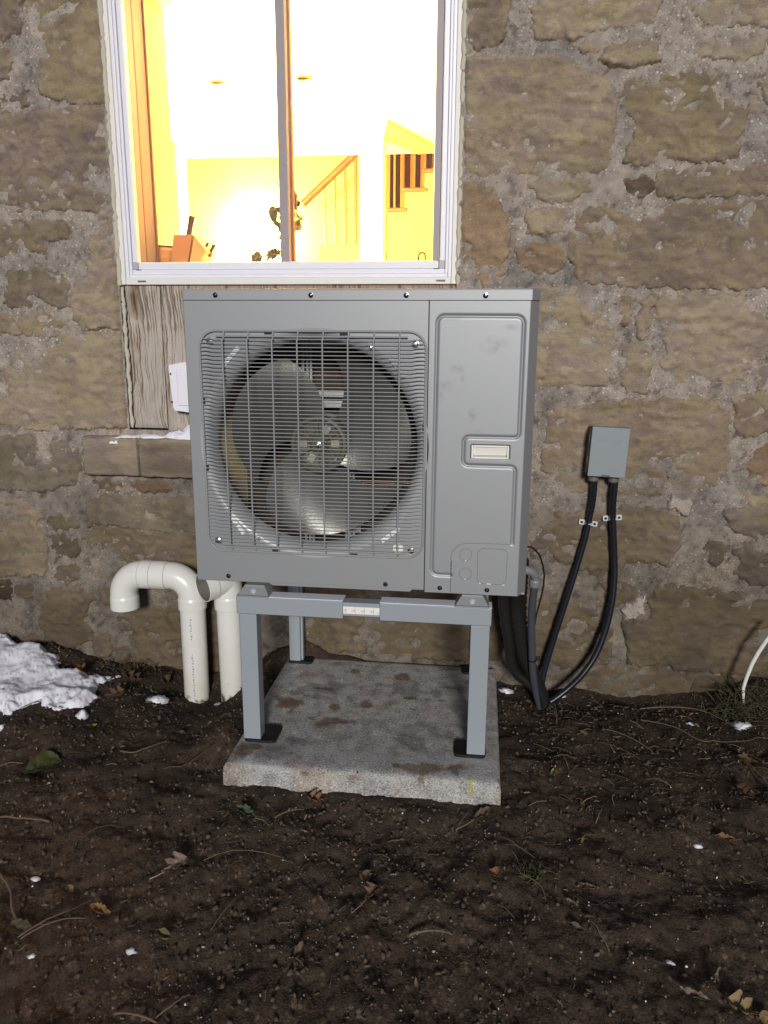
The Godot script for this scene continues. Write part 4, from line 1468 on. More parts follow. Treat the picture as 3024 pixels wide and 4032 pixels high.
func pad() -> void:
	var X0 := -0.393
	var X1 := 0.387
	var Z0 := 0.012
	var Z1 := 0.760
	var H := 0.0686
	var prof := [[0.0, -0.03], [0.0, 0.0], [0.0, 0.02], [0.0004, 0.040], [0.002, 0.0545], [0.006, 0.0625], [0.012, 0.0662], [0.022, 0.0682], [0.034, H]]
	var mk := func(a: float, b: float) -> Array:
		var o := []
		for q in prof:
			o.append([a + q[0], q[1]])
		var n := int((b - a - 0.068) / 0.0055)
		for k in range(1, n):
			o.append([a + 0.034 + (b - a - 0.068) * k / n, H])
		for k in range(prof.size() - 1, -1, -1):
			o.append([b - prof[k][0], prof[k][1]])
		return o
	var xs: Array = mk.call(X0, X1)
	var zs: Array = mk.call(Z0, Z1)
	var stains := [[-0.131, 0.484, 0.07, 0.028, 1], [0.18, 0.70, 0.085, 0.04, 1], [-0.30, 0.40, 0.06, 0.06, 1], [-0.35, 0.68, 0.05, 0.05, 1], [0.06, 0.14, 0.035, 0.03, 1], [0.10, 0.30, 0.03, 0.02, 1], [-0.11, 0.12, 0.03, 0.022, 1], [-0.05, 0.36, 0.03, 0.03, 1], [-0.14, 0.39, 0.025, 0.022, 1], [0.20, 0.30, 0.022, 0.012, 1], [0.29, 0.15, 0.02, 0.02, 1], [-0.20, 0.27, 0.03, 0.012, 1], [0.33, 0.62, 0.02, 0.05, 1],
		[-0.22, 0.28, 0.11, 0.07, 2], [0.10, 0.24, 0.11, 0.07, 2], [-0.27, 0.66, 0.10, 0.09, 2], [0.13, 0.57, 0.06, 0.04, 2], [-0.20, 0.06, 0.05, 0.02, 2], [-0.08, 0.07, 0.05, 0.02, 2], [0.20, 0.05, 0.06, 0.02, 2], [0.28, 0.2, 0.07, 0.04, 2], [0.03, 0.78, 0.04, 0.05, 2], [-0.02, 0.77, 0.03, 0.02, 1], [-0.16, 0.765, 0.012, 0.01, 1], [0.17, 0.765, 0.02, 0.02, 1]]
	var nz := noise(14.0, 4, 401)
	var nf := noise(120.0, 2, 402)
	var v := PackedVector3Array()
	var c := PackedColorArray()
	var t := PackedVector2Array()
	for j in zs.size():
		for i in xs.size():
			var x: float = xs[i][0]
			var z: float = zs[j][0]
			var y := minf(xs[i][1], zs[j][1])
			var nn := nf.get_noise_2d(x, z + y)
			if y >= H - 0.0001:
				y += nn * 0.0006
			elif z > Z1 - 0.01:
				z += nn * 0.0012 - maxf(-nz.get_noise_2d(x * 2.0, 5.0) - 0.3, 0.0) * 0.003
			v.append(Vector3(x, y, z))
			t.append(Vector2(x, z - y) / 1.05)
			var col := Color(1, 1, 1)
			var w := nz.get_noise_2d(x, z - y)
			col *= 1.0 + w * 0.28
			col *= Color.WHITE.lerp(Color(0.60, 0.47, 0.36), smoothstep(0.02, 0.5, nz.get_noise_2d(x * 0.6 + 3.0, z * 0.6)) * 0.55)
			for s in stains:
				var d := Vector2((x - s[0]) / s[2], (z + (0.0 if y > 0.06 else 0.0686 - y) - s[1]) / s[3]).length() + w * 0.9
				if d < 1.0:
					var k := smoothstep(1.0, 0.55, d)
					col *= Color.WHITE.lerp(Color(0.42, 0.29, 0.20) if s[4] == 1 else Color(0.55, 0.55, 0.56), k * (0.85 if s[4] == 1 else 0.75))
			var pale := smoothstep(0.62, 0.70, z + w * 0.05) * smoothstep(-0.25, -0.1, x + w * 0.1)
			col *= 1.0 + pale * 0.22
			if x > 0.298 and x < 0.313 + nn * 0.004 and z > 0.735 and y > 0.028:
				col = Color(1.5, 1.6, 0.42)       # a dab of yellow spray paint
			col.a = 1.0
			c.append(col)
	var o := obj("concrete_pad", grid_mesh(v, xs.size(), c, t, PackedByteArray(), Vector3(0, 1, 0.2)), M.concrete)
	tag(o, "thick grey concrete slab with soil stains lying on the dirt", "concrete slab")

# ---------------------------------------------------------------- pipes, box, conduits
func bend(c: Vector3, a: Vector3, b: Vector3, r: float, steps := 10) -> Array:
	var o := []
	for k in steps + 1:
		var q := PI * 0.5 * k / steps
		o.append(c + a * r * cos(q) + b * r * sin(q))
	return o

# a pipe standing in the soil, splashed with mud towards its foot
func splashed(ends: Array, r: float, soil: float) -> MB:
	var b := MB.new()
	var p := []
	for k in 61:
		p.append(ends[0].lerp(ends[1], k / 60.0))
	b.tube(p, r, 30)
	for i in b.v.size():
		var q := b.v[i]
		var mud := (soil + 0.05 - q.y) / 0.09 + n_edge.get_noise_3dv(q * 1.3) * 1.0 + n_edge2.get_noise_3dv(q) * 0.5
		var film := (soil + 0.22 - q.y) / 0.3
		var k := Color.WHITE.lerp(Color(0.86, 0.82, 0.74), clampf(film + n_joint.get_noise_3dv(q) * 0.5, 0.0, 1.0))
		b.c[i] = k.lerp(Color(0.16, 0.12, 0.09), smoothstep(0.35, 0.8, mud))
	return b

func pvc_pipes() -> void:
	var z := 0.13
	var g := thing("gooseneck_pipe", "white plastic pipe rising from the soil and hooking over to a downturned end", "pipe")
	var b := MB.new()
	obj("upright", splashed([Vector3(-0.711, -0.16, z), Vector3(-0.7095, 0.30, z)], 0.0455, -0.075), M.pvc, g)
	b = MB.new()
	b.lathe([Vector2(0.0455, 0.0), Vector2(0.0505, 0.001), Vector2(0.0512, 0.006), Vector2(0.0515, 0.038), Vector2(0.0490, 0.046)], 32, Transform3D(Basis.IDENTITY, Vector3(-0.7093, 0.283, z)))
	obj("socket", b, M.pvc, g)
	b = MB.new()
	b.tube([Vector3(-0.7093, 0.322, z)] + bend(Vector3(-0.785, 0.327, z), Vector3.RIGHT, Vector3.UP, 0.0757, 14) + [Vector3(-0.80, 0.4027, z)], 0.049, 28)
	obj("elbow", b, M.pvc, g)
	b = MB.new()
	b.tube([Vector3(-0.792, 0.4027, z), Vector3(-0.796, 0.4027, z), Vector3(-0.797, 0.4027, z), Vector3(-0.850, 0.4027, z), Vector3(-0.851, 0.4027, z)], [0.049, 0.0508, 0.0512, 0.0512, 0.0490], 30)
	obj("coupling", b, M.pvc, g)
	b = MB.new()
	b.tube([Vector3(-0.848, 0.4027, z), Vector3(-0.851, 0.4027, z), Vector3(-0.8515, 0.4027, z), Vector3(-0.892, 0.4027, z), Vector3(-0.8925, 0.4027, z)], [0.049, 0.0505, 0.0515, 0.0515, 0.0495], 30)
	obj("coupling", b, M.pvc, g)
	b = MB.new()
	b.tube([Vector3(-0.888, 0.4027, z)] + bend(Vector3(-0.890, 0.327, z), Vector3.UP, Vector3.LEFT, 0.0757, 14) + [Vector3(-0.9657, 0.3215, z)], 0.049, 28)
	obj("elbow", b, M.pvc, g)
	b = MB.new()
	b.lathe([Vector2(0.0445, 0.012), Vector2(0.0452, 0.0), Vector2(0.0512, 0.0), Vector2(0.0516, 0.004), Vector2(0.0516, 0.042), Vector2(0.0490, 0.050)], 32, Transform3D(Basis.IDENTITY, Vector3(-0.9657, 0.2725, z)))
	obj("socket", b, M.pvc, g)
	for x in [-0.7945, -0.8507, -0.8925]:
		b = MB.new()
		b.tube([Vector3(x - 0.0006, 0.4027, z), Vector3(x + 0.0006, 0.4027, z)], 0.0514, 30, false)
		obj("joint_line", b, M.fitting, g)
	# faded print running up the pipe: too worn to read
	b = MB.new()
	for k in 30:
		if k in [17, 18, 19, 20, 21]:
			continue
		var y := -0.05 + k * 0.0105
		b.rbox(Vector3(-0.704 + (k % 3) * 0.0012, y, z + 0.0453), Vector3(0.0035 + (k % 2) * 0.0025, 0.0042 + (k % 4) * 0.0012, 0.0008), 0.0002)
	obj("faded_print", b, M.pvc_ink, g)
	var t := thing("drain_pipe", "shorter off-white plastic pipe with an open tee, half hidden by the stand's front leg", "pipe")
	obj("upright", splashed([Vector3(-0.5735, -0.12, 0.12), Vector3(-0.577, 0.29, 0.12)], 0.0455, -0.05), M.pvc, t)
	b = MB.new()
	b.lathe([Vector2(0.0455, 0.0), Vector2(0.0505, 0.001), Vector2(0.0515, 0.005), Vector2(0.0515, 0.044), Vector2(0.0492, 0.050), Vector2(0.0492, 0.16), Vector2(0.0515, 0.166), Vector2(0.0515, 0.20), Vector2(0.046, 0.20)], 32, Transform3D(Basis.IDENTITY, Vector3(-0.577, 0.286, 0.12)))
	obj("tee_body", b, M.pvc, t)
	# side branch of the tee: an open socket pointing left
	b = MB.new()
	var ax := Vector3(-0.66, -0.10, 0.74).normalized()
	var sx := ax.cross(Vector3.UP).normalized()
	var bx := Transform3D(Basis(sx, ax, sx.cross(ax)), Vector3(-0.577, 0.395, 0.12))
	b.lathe([Vector2(0.0495, 0.01), Vector2(0.0495, 0.055), Vector2(0.0520, 0.060), Vector2(0.0525, 0.098), Vector2(0.0490, 0.099)], 32, bx)
	obj("branch_socket", b, M.pvc, t)
	b = MB.new()
	b.lathe([Vector2(0.0490, 0.0988), Vector2(0.0482, 0.060), Vector2(0.0440, 0.058), Vector2(0.0440, 0.02)], 28, bx)
	obj("dirty_inside", b, M.fitting, t)
	var k2 := MB.new()
	k2.lathe([Vector2(0.0440, 0.030), Vector2(0.0, 0.031)], 24, bx)
	obj("dark_bore", k2, M.black, t)

func ribbed(path: Array, r: float, depth: float, pitch: float) -> MB:
	var cv := Curve3D.new()
	for i in path.size():
		var a: Vector3 = path[maxi(i - 1, 0)]
		var b: Vector3 = path[mini(i + 1, path.size() - 1)]
		cv.add_point(path[i], -(b - a) / 6.0, (b - a) / 6.0)
	cv.bake_interval = 0.004
	var l := cv.get_baked_length()
	var p := []
	var rr := []
	var n := int(l / pitch * 2.0)
	for k in n + 1:
		p.append(cv.sample_baked(l * k / n, true))
		rr.append(r + (depth if k % 2 == 0 else -depth))
	var b := MB.new()
	b.tube(p, rr, 14)
	return b

func pts(a: Array) -> Array:
	var o := []
	for i in range(0, a.size(), 3):
		o.append(Vector3(a[i], a[i + 1], a[i + 2]) * 0.001)
	return o

func strap(x: float, y: float, ang: float, label: String) -> void:
	var s := thing("conduit_strap", label, "pipe strap", Vector3(x, y, 0.0), "metal straps holding the conduits")
	s.rotation.z = ang
	var b := MB.new()
	var w := 0.011
	var pr := []
	for k in 13:
		var a := PI - PI * k / 12.0
		pr.append(Vector2(cos(a) * 0.0128, 0.024 + sin(a) * 0.0128))
	pr = [Vector2(-0.0128, 0.014)] + pr + [Vector2(0.0128, 0.014)]
	for i in pr.size() - 1:
		var a: Vector2 = pr[i]
		var d: Vector2 = pr[i + 1]
		var nn := Vector2(d.y - a.y, -(d.x - a.x)).normalized() * -1.0
		b.quad(Vector3(a.x, -w * 0.5, a.y), Vector3(d.x, -w * 0.5, d.y), Vector3(d.x, w * 0.5, d.y), Vector3(a.x, w * 0.5, a.y), Vector3(nn.x, 0, nn.y))
	b.tube([Vector3(-0.0105, 0.0, 0.0318), Vector3(0, 0.0, 0.0372), Vector3(0.0105, 0.0, 0.0318)], 0.0018, 6)
	obj("saddle", b, M.zinc, s)
	for q in [-1, 1]:
		var e := MB.new()
		var o := PackedVector2Array()
		for k in 16:
			var a := TAU * k / 16
			o.append(Vector2(q * 0.022 + clampf(cos(a) * 1.25, -1, 1) * 0.0095, clampf(sin(a) * 1.25, -1, 1) * 0.0095))
		e.prism(o, 0.002, Transform3D(Basis.IDENTITY, Vector3(0, 0, 0.0135)))
		obj("ear", e, M.zinc, s)
		var f := MB.new()
		f.lathe([Vector2(0.0048, 0.0), Vector2(0.0048, 0.0025), Vector2(0.003, 0.004), Vector2(0, 0.004)], 6, Transform3D(Basis(Vector3.RIGHT, PI / 2), Vector3(q * 0.022, 0, 0.0155)))
		obj("screw_head", f, M.screw_blue, s)

func electrics() -> void:
	M.screw_blue = mat(lin(0.03, 0.05, 0.09), 0.3, 0.6)
	var d := thing("disconnect_box", "small grey steel electrical box screwed to the stone wall right of the heat pump", "electrical box", Vector3(0.718, 0.876, 0.0))
	d.rotation.z = deg_to_rad(-2.2)
	var b := MB.new()
	b.rbox(Vector3(-0.003, 0.0, 0.042), Vector3(0.118, 0.156, 0.068), 0.002)
	obj("body", b, M.box_side, d)
	b = MB.new()
	b.rbox(Vector3(0.0, 0.001, 0.0785), Vector3(0.1205, 0.163, 0.006), 0.0015)
	b.rbox(Vector3(0.0590, 0.001, 0.060), Vector3(0.0024, 0.162, 0.034), 0.0008)
	b.rbox(Vector3(0.0, 0.0818, 0.060), Vector3(0.119, 0.0022, 0.034), 0.0008)
	var cv := obj("cover", b, M.box_grey, d)
	# raised maker's mark on the cover: a row of small letters with a flourish
	b = MB.new()
	for k in 13:
		b.rbox(Vector3(-0.042 + k * 0.0062, 0.0385 + (k % 3) * 0.0006, 0.0817), Vector3(0.0034, 0.0035 + (k % 2) * 0.002, 0.0007), 0.0003)
	b.rbox(Vector3(0.027, 0.031, 0.0817), Vector3(0.034, 0.0016, 0.0007), 0.0003, Basis(Vector3.BACK, 0.72))
	b.rbox(Vector3(-0.030, -0.024, 0.0817), Vector3(0.012, 0.003, 0.0005), 0.0002)
	obj("embossed_mark", b, M.box_grey, cv)
	b = MB.new()
	b.rbox(Vector3(-0.002, -0.0765, 0.0818), Vector3(0.027, 0.0036, 0.0012), 0.0005)
	obj("latch_slot", b, M.black, cv)
	for y in [0.043, -0.030]:
		b = MB.new()
		b.rbox(Vector3(-0.0628, y, 0.060), Vector3(0.0025, 0.024, 0.010), 0.0006)
		obj("hinge", b, M.box_grey, d)
	for x in [-0.0345, 0.0315]:
		b = MB.new()
		b.lathe([Vector2(0.0, -0.026), Vector2(0.0125, -0.026), Vector2(0.0165, -0.022), Vector2(0.0180, -0.012), Vector2(0.0180, 0.0), Vector2(0.0, 0.0)], 18, Transform3D(Basis.IDENTITY, Vector3(x, -0.0785, 0.040)))
		obj("connector", b, M.fitting, d)
	var c1 := obj("electrical_conduit", ribbed(pts([686, 772, 40, 685, 700, 34, 679, 648, 28, 669, 575, 30, 652, 495, 34, 629, 399, 42, 603, 296, 50, 577, 190, 58, 558, 110, 66, 548, 55, 74, 538, -20, 84]), 0.0102, 0.0004, 0.0062), M.conduit)
	tag(c1, "black flexible conduit from the box's left connector slanting down to the soil", "conduit", "black conduits below the electrical box")
	var c2 := obj("electrical_conduit", ribbed(pts([752, 772, 40, 752, 700, 34, 755, 651, 28, 763, 579, 28, 771, 501, 30, 775, 431, 36, 770, 340, 48, 754, 252, 60, 726, 168, 76, 686, 102, 92, 640, 50, 104, 590, 8, 116, 555, -14, 122, 530, -40, 126]), 0.0112, 0.0004, 0.0062), M.conduit)
	tag(c2, "black flexible conduit from the box's right connector curving in a wide bow to the soil", "conduit", "black conduits below the electrical box")
	strap(0.6775, 0.6225, -0.13, "metal two-hole strap on the left conduit, tilted down to the right")
	strap(0.7565, 0.643, 0.10, "metal two-hole strap on the right conduit, tilted up to the right")
	# the grey whip that enters the heat pump's right side
	var wh := thing("conduit_whip", "ribbed dark grey conduit with a light grey elbow entering the heat pump's lower right side", "conduit")
	b = MB.new()
	b.tube(pts([425, 540, 330, 440, 541, 330, 456, 540, 326, 471, 533, 318, 481, 520, 306, 485, 505, 297]), 0.0135, 16)
	obj("elbow", b, M.elbow, wh)
	b = MB.new()
	b.lathe([Vector2(0.013, -0.004), Vector2(0.0175, -0.003), Vector2(0.0185, 0.004), Vector2(0.0185, 0.017), Vector2(0.0165, 0.021), Vector2(0.0135, 0.022)], 18, Transform3D(Basis(Vector3.RIGHT, 0.2), Vector3(0.4858, 0.482, 0.290)))
	obj("ring_nut", b, M.elbow, wh)
	obj("hose", ribbed(pts([486, 490, 291, 485, 468, 286, 483, 409, 272, 484, 350, 258, 488, 291, 245, 493, 231, 232, 499, 165, 214, 508, 105, 192, 520, 50, 168, 538, -10, 150]), 0.0122, 0.0005, 0.006), M.whip, wh)
	b = MB.new()
	b.tube([Vector3(0.4965, 0.1955, 0.2225), Vector3(0.4965, 0.2010, 0.2235)], 0.0145, 14)
	b.rbox(Vector3(0.5145, 0.203, 0.222), Vector3(0.014, 0.014, 0.010), 0.003)
	obj("cable_tie", b, M.black, wh)
	var tc := thing("thin_cable", "thin dark cable looping from a bright fitting on the heat pump's right side", "cable")
	b = MB.new()
	b.tube(pts([428, 594, 240, 458, 591, 236, 474, 588, 230, 488, 577, 224, 503, 557, 216, 515, 523, 208, 522, 488, 203, 521, 447, 201, 513, 399, 203, 503, 353, 208, 496, 300, 214]), 0.0032, 8)
	obj("cord", b, M.cable, tc)
	b = MB.new()
	b.rbox(Vector3(0.447, 0.593, 0.238), Vector3(0.024, 0.018, 0.018), 0.004)
	obj("fitting", b, M.zinc, tc)
	b = MB.new()
	b.rbox(Vector3(0.4405, 0.618, 0.30), Vector3(0.008, 0.010, 0.010), 0.002)
	obj("bolt_head", b, M.black, tc)
	# taped refrigerant lines
	for q in [["black taped refrigerant line dropping from the unit's corner, left and thinner of two", pts([388, 560, 300, 391, 480, 268, 395, 400, 235, 402, 340, 222, 412, 285, 212, 421, 235, 202, 424, 195, 194, 432, 158, 186, 452, 122, 178, 484, 92, 170, 525, 50, 160, 560, -5, 150]), 0.0185, 0.0],
			["thick black corrugated refrigerant line beside the grey whip, wrapped in tape", pts([433, 560, 290, 435, 480, 256, 438, 400, 226, 441, 350, 214, 449, 299, 204, 460, 238, 192, 478, 180, 180, 502, 128, 168, 528, 70, 156, 552, 0, 146]), 0.0285, 0.0036]]:
		var cv2 := Curve3D.new()
		var path: Array = q[1]
		for i in path.size():
			var a: Vector3 = path[maxi(i - 1, 0)]
			var e: Vector3 = path[mini(i + 1, path.size() - 1)]
			cv2.add_point(path[i], -(e - a) / 6.0, (e - a) / 6.0)
		var l := cv2.get_baked_length()
		var p := []
		var rr := []
		for k in 141:
			var s := k / 140.0
			p.append(cv2.sample_baked(l * s, true))
			var wr := n_small.get_noise_2d(s * l * 2.0, q[2] * 100.0) * 0.0022
			rr.append(q[2] * lerpf(1.0, 0.82, smoothstep(0.3, 0.9, s)) + wr + q[3] * sin(s * l * 300.0) * (1.0 - smoothstep(0.35, 0.6, s)))
		b = MB.new()
		b.tube(p, rr, 16)
		tag(obj("refrigerant_line", b, M.rubber), q[0], "hose", "black lines under the heat pump's right end")
	# white plastic box on the boards, half behind the unit
	var jb := thing("junction_box", "white plastic junction box on the weathered boards, half hidden behind the heat pump", "junction box", Vector3(-0.685, 1.063, -0.02))
	b = MB.new()
	var o := PackedVector2Array([Vector2(-0.105, 0.066), Vector2(-0.103, 0.078), Vector2(-0.04, 0.089), Vector2(0.10, 0.089), Vector2(0.10, -0.089), Vector2(-0.03, -0.087), Vector2(-0.092, -0.080), Vector2(-0.096, -0.068)])
	b.prism(o, 0.05, Transform3D(Basis.IDENTITY, Vector3.ZERO))
	obj("body", b, M.vinyl, jb)
	b = MB.new()
	b.rbox(Vector3(0.008, 0.001, 0.0515), Vector3(0.170, 0.128, 0.005), 0.003)
	obj("lid", b, M.vinyl, jb)
	for y in [0.047, -0.051]:
		b = MB.new()
		b.rbox(Vector3(-0.099, y, 0.046), Vector3(0.008, 0.009, 0.010), 0.002)
		obj("screw_pocket", b, M.black, jb)
	# stiff white cable at the right
	var wc := MB.new()
	wc.tube(pts([1300, 330, 118, 1268, 276, 118, 1244, 225, 118, 1229, 185, 118, 1216, 133, 119, 1209, 93, 120, 1214, 40, 126]), [0.0068, 0.0068, 0.0075, 0.0072, 0.0066, 0.0060, 0.004], 10)
	tag(obj("white_cable", wc, M.pvc), "dirty white cable sticking up out of the soil at the wall's right end", "cable")

# ---------------------------------------------------------------- snow
func snow_patch(poly_mm: Array, thick: float, label: String, step := 0.007, lumpy := 0.012) -> void:
	var poly := PackedVector2Array()
	for i in range(0, poly_mm.size(), 2):
		poly.append(Vector2(poly_mm[i], poly_mm[i + 1]) * 0.001)
	var lo := poly[0]
	var hi := poly[0]
	for q in poly:
		lo = lo.min(q)
		hi = hi.max(q)
	var n1 := noise(7.0, 2, 501)
	var n2 := noise(34.0, 2, 502)
	var w := int((hi.x - lo.x + 0.04) / step) + 2
	var h := int((hi.y - lo.y + 0.04) / step) + 2
	var v := PackedVector3Array()
	var c := PackedColorArray()
	var t := PackedVector2Array()
	var keep := PackedByteArray()
	for j in h:
		for i in w:
			var x := lo.x - 0.02 + i * step
			var z := lo.y - 0.02 + j * step
			var best := 1e9
			for e in poly.size():
				var q := Geometry2D.get_closest_point_to_segment(Vector2(x, z), poly[e], poly[(e + 1) % poly.size()])
				best = minf(best, q.distance_to(Vector2(x, z)))
			var sd := best if Geometry2D.is_point_in_polygon(Vector2(x, z), poly) else -best
			var a := n1.get_noise_2d(x, z)
			var b := n2.get_noise_2d(x, z)
			sd += a * 0.06 + b * 0.014
			var up := smoothstep(-0.006, 0.085, sd)
			var y := gh(x, z) - 0.012 + up * (thick + 0.012 + a * lumpy * 0.9 + b * lumpy * 0.07)
			keep.append(1 if sd > -0.012 else 0)
			v.append(Vector3(x, y, z))
			var dirt := smoothstep(0.30, 0.62, n2.get_noise_2d(x * 1.9 + 3.0, z * 1.9)) * 0.75 + (1.0 - smoothstep(0.0, 0.03, sd)) * 0.45
			c.append(Color.WHITE.lerp(Color(0.30, 0.25, 0.20), clampf(dirt, 0.0, 0.8)))
			t.append(Vector2(x, z))
	var o := obj("snow_patch", grid_mesh(v, w, c, t, keep, Vector3.UP), M.snow)
	tag(o, label, "snow")
	o.set_meta("kind", "stuff")

func snow_lump(x: float, z: float, r: float, label: String) -> void:
	r *= 0.8
	var b := MB.new()
	var nn := noise(60.0, 3, 510)
	var rings := 8
	var seg := 18
	for j in rings + 1:
		var e := PI * 0.5 * j / rings
		for i in seg:
			var a := TAU * i / seg
			var k := 1.0 + 0.55 * nn.get_noise_3d(x + cos(a) * cos(e) * r * 1.2, sin(e) * r, z + sin(a) * cos(e) * r * 1.2)
			var d := Vector3(cos(a) * cos(e) * 1.25, sin(e) * 0.55, sin(a) * cos(e) * 0.8) * r * k
			b.p(Vector3(x, gh(x, z) - 0.003, z) + d, d.normalized())
	for j in rings:
		for i in seg:
			var q := j * seg + i
			var q2 := j * seg + (i + 1) % seg
			b.tri(q, q2, q2 + seg); b.tri(q, q2 + seg, q + seg)
	for i in b.v.size():
		var k := clampf(nn.get_noise_3dv(b.v[i] * 1.5) * 1.6 + 0.1, 0.0, 0.7)
		b.c[i] = Color.WHITE.lerp(Color(0.35, 0.31, 0.27), k)
	tag(obj("snow_clump", b, M.snow), label, "snow")

func snow() -> void:
	snow_patch([-1900, -10, -1900, 640, -1350, 600, -1240, 470, -1150, 415, -1080, 405, -1035, 425, -1000, 470, -945, 480, -955, 420, -1000, 320, -1000, 270, -985, 200, -1000, 130, -1040, 110, -1090, 110, -1140, 165, -1190, 120, -1240, 45, -1330, 20, -1400, 10], 0.026, "patch of old white snow lying on the dirt against the wall, left of the pipes")
	snow_patch([-1260, 560, -1200, 545, -1150, 590, -1155, 640, -1220, 660], 0.024, "small scrap of snow at the left edge in front of the large patch", 0.005, 0.008)
	for q in [[-0.80, 0.275, 0.042, "crusted snow lump on the dark soil left of the gooseneck pipe's foot"], [-0.612, 0.17, 0.022, "bit of snow at the foot of the drain pipe"], [-0.713, 1.179, 0.018, "lone flat bit of snow on the dirt left of the pale maple leaf"], [-0.385, 1.368, 0.014, "pair-sized snow crumb on the dirt in front of the tan leaf"],
			[1.185, 0.215, 0.036, "snow lump in the weeds near the white cable"], [0.876, 0.860, 0.013, "small white snow fleck on the bare dirt, farther of two on the right"], [0.719, 1.25, 0.015, "small round white snow crumb on the bare dirt, nearer of two on the right"], [1.02, 0.215, 0.017, "snow crumb between the twigs below the wall on the right"], [0.42, 0.06, 0.030, "dirty snow strip between the slab's rear corner and the black lines"], [0.62, 0.045, 0.022, "snow crumb behind the curved conduit at the wall's foot"], [-0.58, 1.405, 0.011, "snow crumb at the front left beside the flat olive leaf"]]:
		snow_lump(q[0], q[1], q[2], q[3])
	# the strip on the sill
	var n1 := noise(14.0, 3, 520)
	var v := PackedVector3Array()
	var c := PackedColorArray()
	var t := PackedVector2Array()
	var w := 240
	for j in 15:
		for i in w:
			var x := lerpf(-1.03, 0.2, i / (w - 1.0))
			var s := j / 14.0
			var z := lerpf(-0.024, 0.026 + n1.get_noise_2d(x, 3.0) * 0.014, s)
			var hh := lerpf(0.010, 0.040, smoothstep(-0.90, -0.70, x)) * smoothstep(-1.03, -0.985, x) * (1.0 + n1.get_noise_2d(x, z) * 0.9)
			var prof := pow(maxf(1.0 - pow(s, 3.0), 0.0), 0.7)
			v.append(Vector3(x, 0.879 + hh * prof - (0.02 if s > 0.97 else 0.0), z))
			c.append(Color.WHITE)
			t.append(Vector2(x, z))
	var o := obj("snow_strip", grid_mesh(v, w, c, t, PackedByteArray(), Vector3(0, 1, 1)), M.snow)
	tag(o, "thin strip of snow along the stone ledge below the weathered boards", "snow")

# ---------------------------------------------------------------- leaves, twigs and crumbs of soil
# a blade of leaf: length l, width w, how it curls, and which outline
func leaf_mesh(l: float, w: float, curl: float, kind: String, seed_: int, tint: Color) -> MB:
	var r := RandomNumberGenerator.new()
	r.seed = seed_
	var b := MB.new()
	var nu := 14
	var nv := 8
	var nn := noise(3.0 / l, 3, seed_)
	for i in nu + 1:
		var u := float(i) / nu
		var half := w * 0.5
		match kind:
			"ovate": half *= pow(sin(PI * pow(u, 0.75)), 0.8)
			"long": half *= sin(PI * pow(u, 0.9)) * 0.8
			"lobed": half *= maxf(sin(PI * pow(u, 0.8)) * (0.62 + 0.42 * cos(u * 19.0 + 0.5)), 0.03)
			"torn": half *= maxf(sin(PI * pow(u, 0.8)) * (0.7 + 0.5 * nn.get_noise_2d(u * l * 3.0, 9.0)), 0.03)
			"heart": half *= clampf(pow(sin(PI * pow(clampf(u * 0.96 + 0.03, 0, 1), 0.62)), 0.62), 0.0, 1.0)
		for j in nv + 1:
			var s := float(j) / nv * 2.0 - 1.0
			var x := s * half * (1.0 + (0.14 * nn.get_noise_2d(u * 0.7 * l, s * 0.9 * l) if kind != "ovate" else 0.0))
			var z := (u - 0.5) * l + (0.10 * l * absf(s) * cos(u * 19.0) if kind == "lobed" else 0.0)
			var y := curl * (s * s * half * 0.9 + (u - 0.5) * (u - 0.5) * l * 0.6) + nn.get_noise_2d(x, z) * l * 0.10 + absf(s) * half * 0.12
			var k := 1.0 + nn.get_noise_2d(x * 3.0, z * 3.0 + 4.0) * 0.5
			var vein := 1.18 if j == nv / 2 else 1.0
			b.col = Color(tint.r * k * vein, tint.g * k * vein, tint.b * k * vein)
			b.p(Vector3(x, y, z), Vector3.UP)
	for i in nu:
		for j in nv:
			var q := i * (nv + 1) + j
			b.tri(q, q + 1, q + nv + 2); b.tri(q, q + nv + 2, q + nv + 1)
	for i in nu + 1:
		for j in nv + 1:
			var q := i * (nv + 1) + j
			var q1 := q + 1 if j < nv else q
			var q0 := q - 1 if j > 0 else q
			var p1 := q + nv + 1 if i < nu else q
			var p0 := q - nv - 1 if i > 0 else q
			var g := (b.v[p1] - b.v[p0]).cross(b.v[q1] - b.v[q0])
			if g.length() > 1e-12:
				b.n[q] = g.normalized() * (1.0 if g.y > 0.0 else -1.0)
	return b

func leaf(x: float, z: float, turn: float, l: float, w: float, curl: float, kind: String, tint: Color, label: String, stem := 0.0, tilt := 0.0) -> void:
	var o := thing("fallen_leaf", label, "leaf", Vector3(x, gh(x, z) + 0.006 + absf(curl) * 0.002, z))
	o.rotation = Vector3(tilt, deg_to_rad(turn), 0)
	obj("blade", leaf_mesh(l * 0.86, w * 0.86, curl, kind, int(absf(x) * 1000) + int(z * 777), tint * 0.78), M.leaf, o)
	if stem > 0.0:
		var b := MB.new()
		b.col = tint * 1.35
		b.tube([Vector3(0, 0.002, l * 0.40), Vector3(0.004, 0.006, l * 0.5 + stem * 0.4), Vector3(-0.002, 0.004, l * 0.5 + stem)], 0.0013, 5)
		obj("stem", b, M.twig, o)

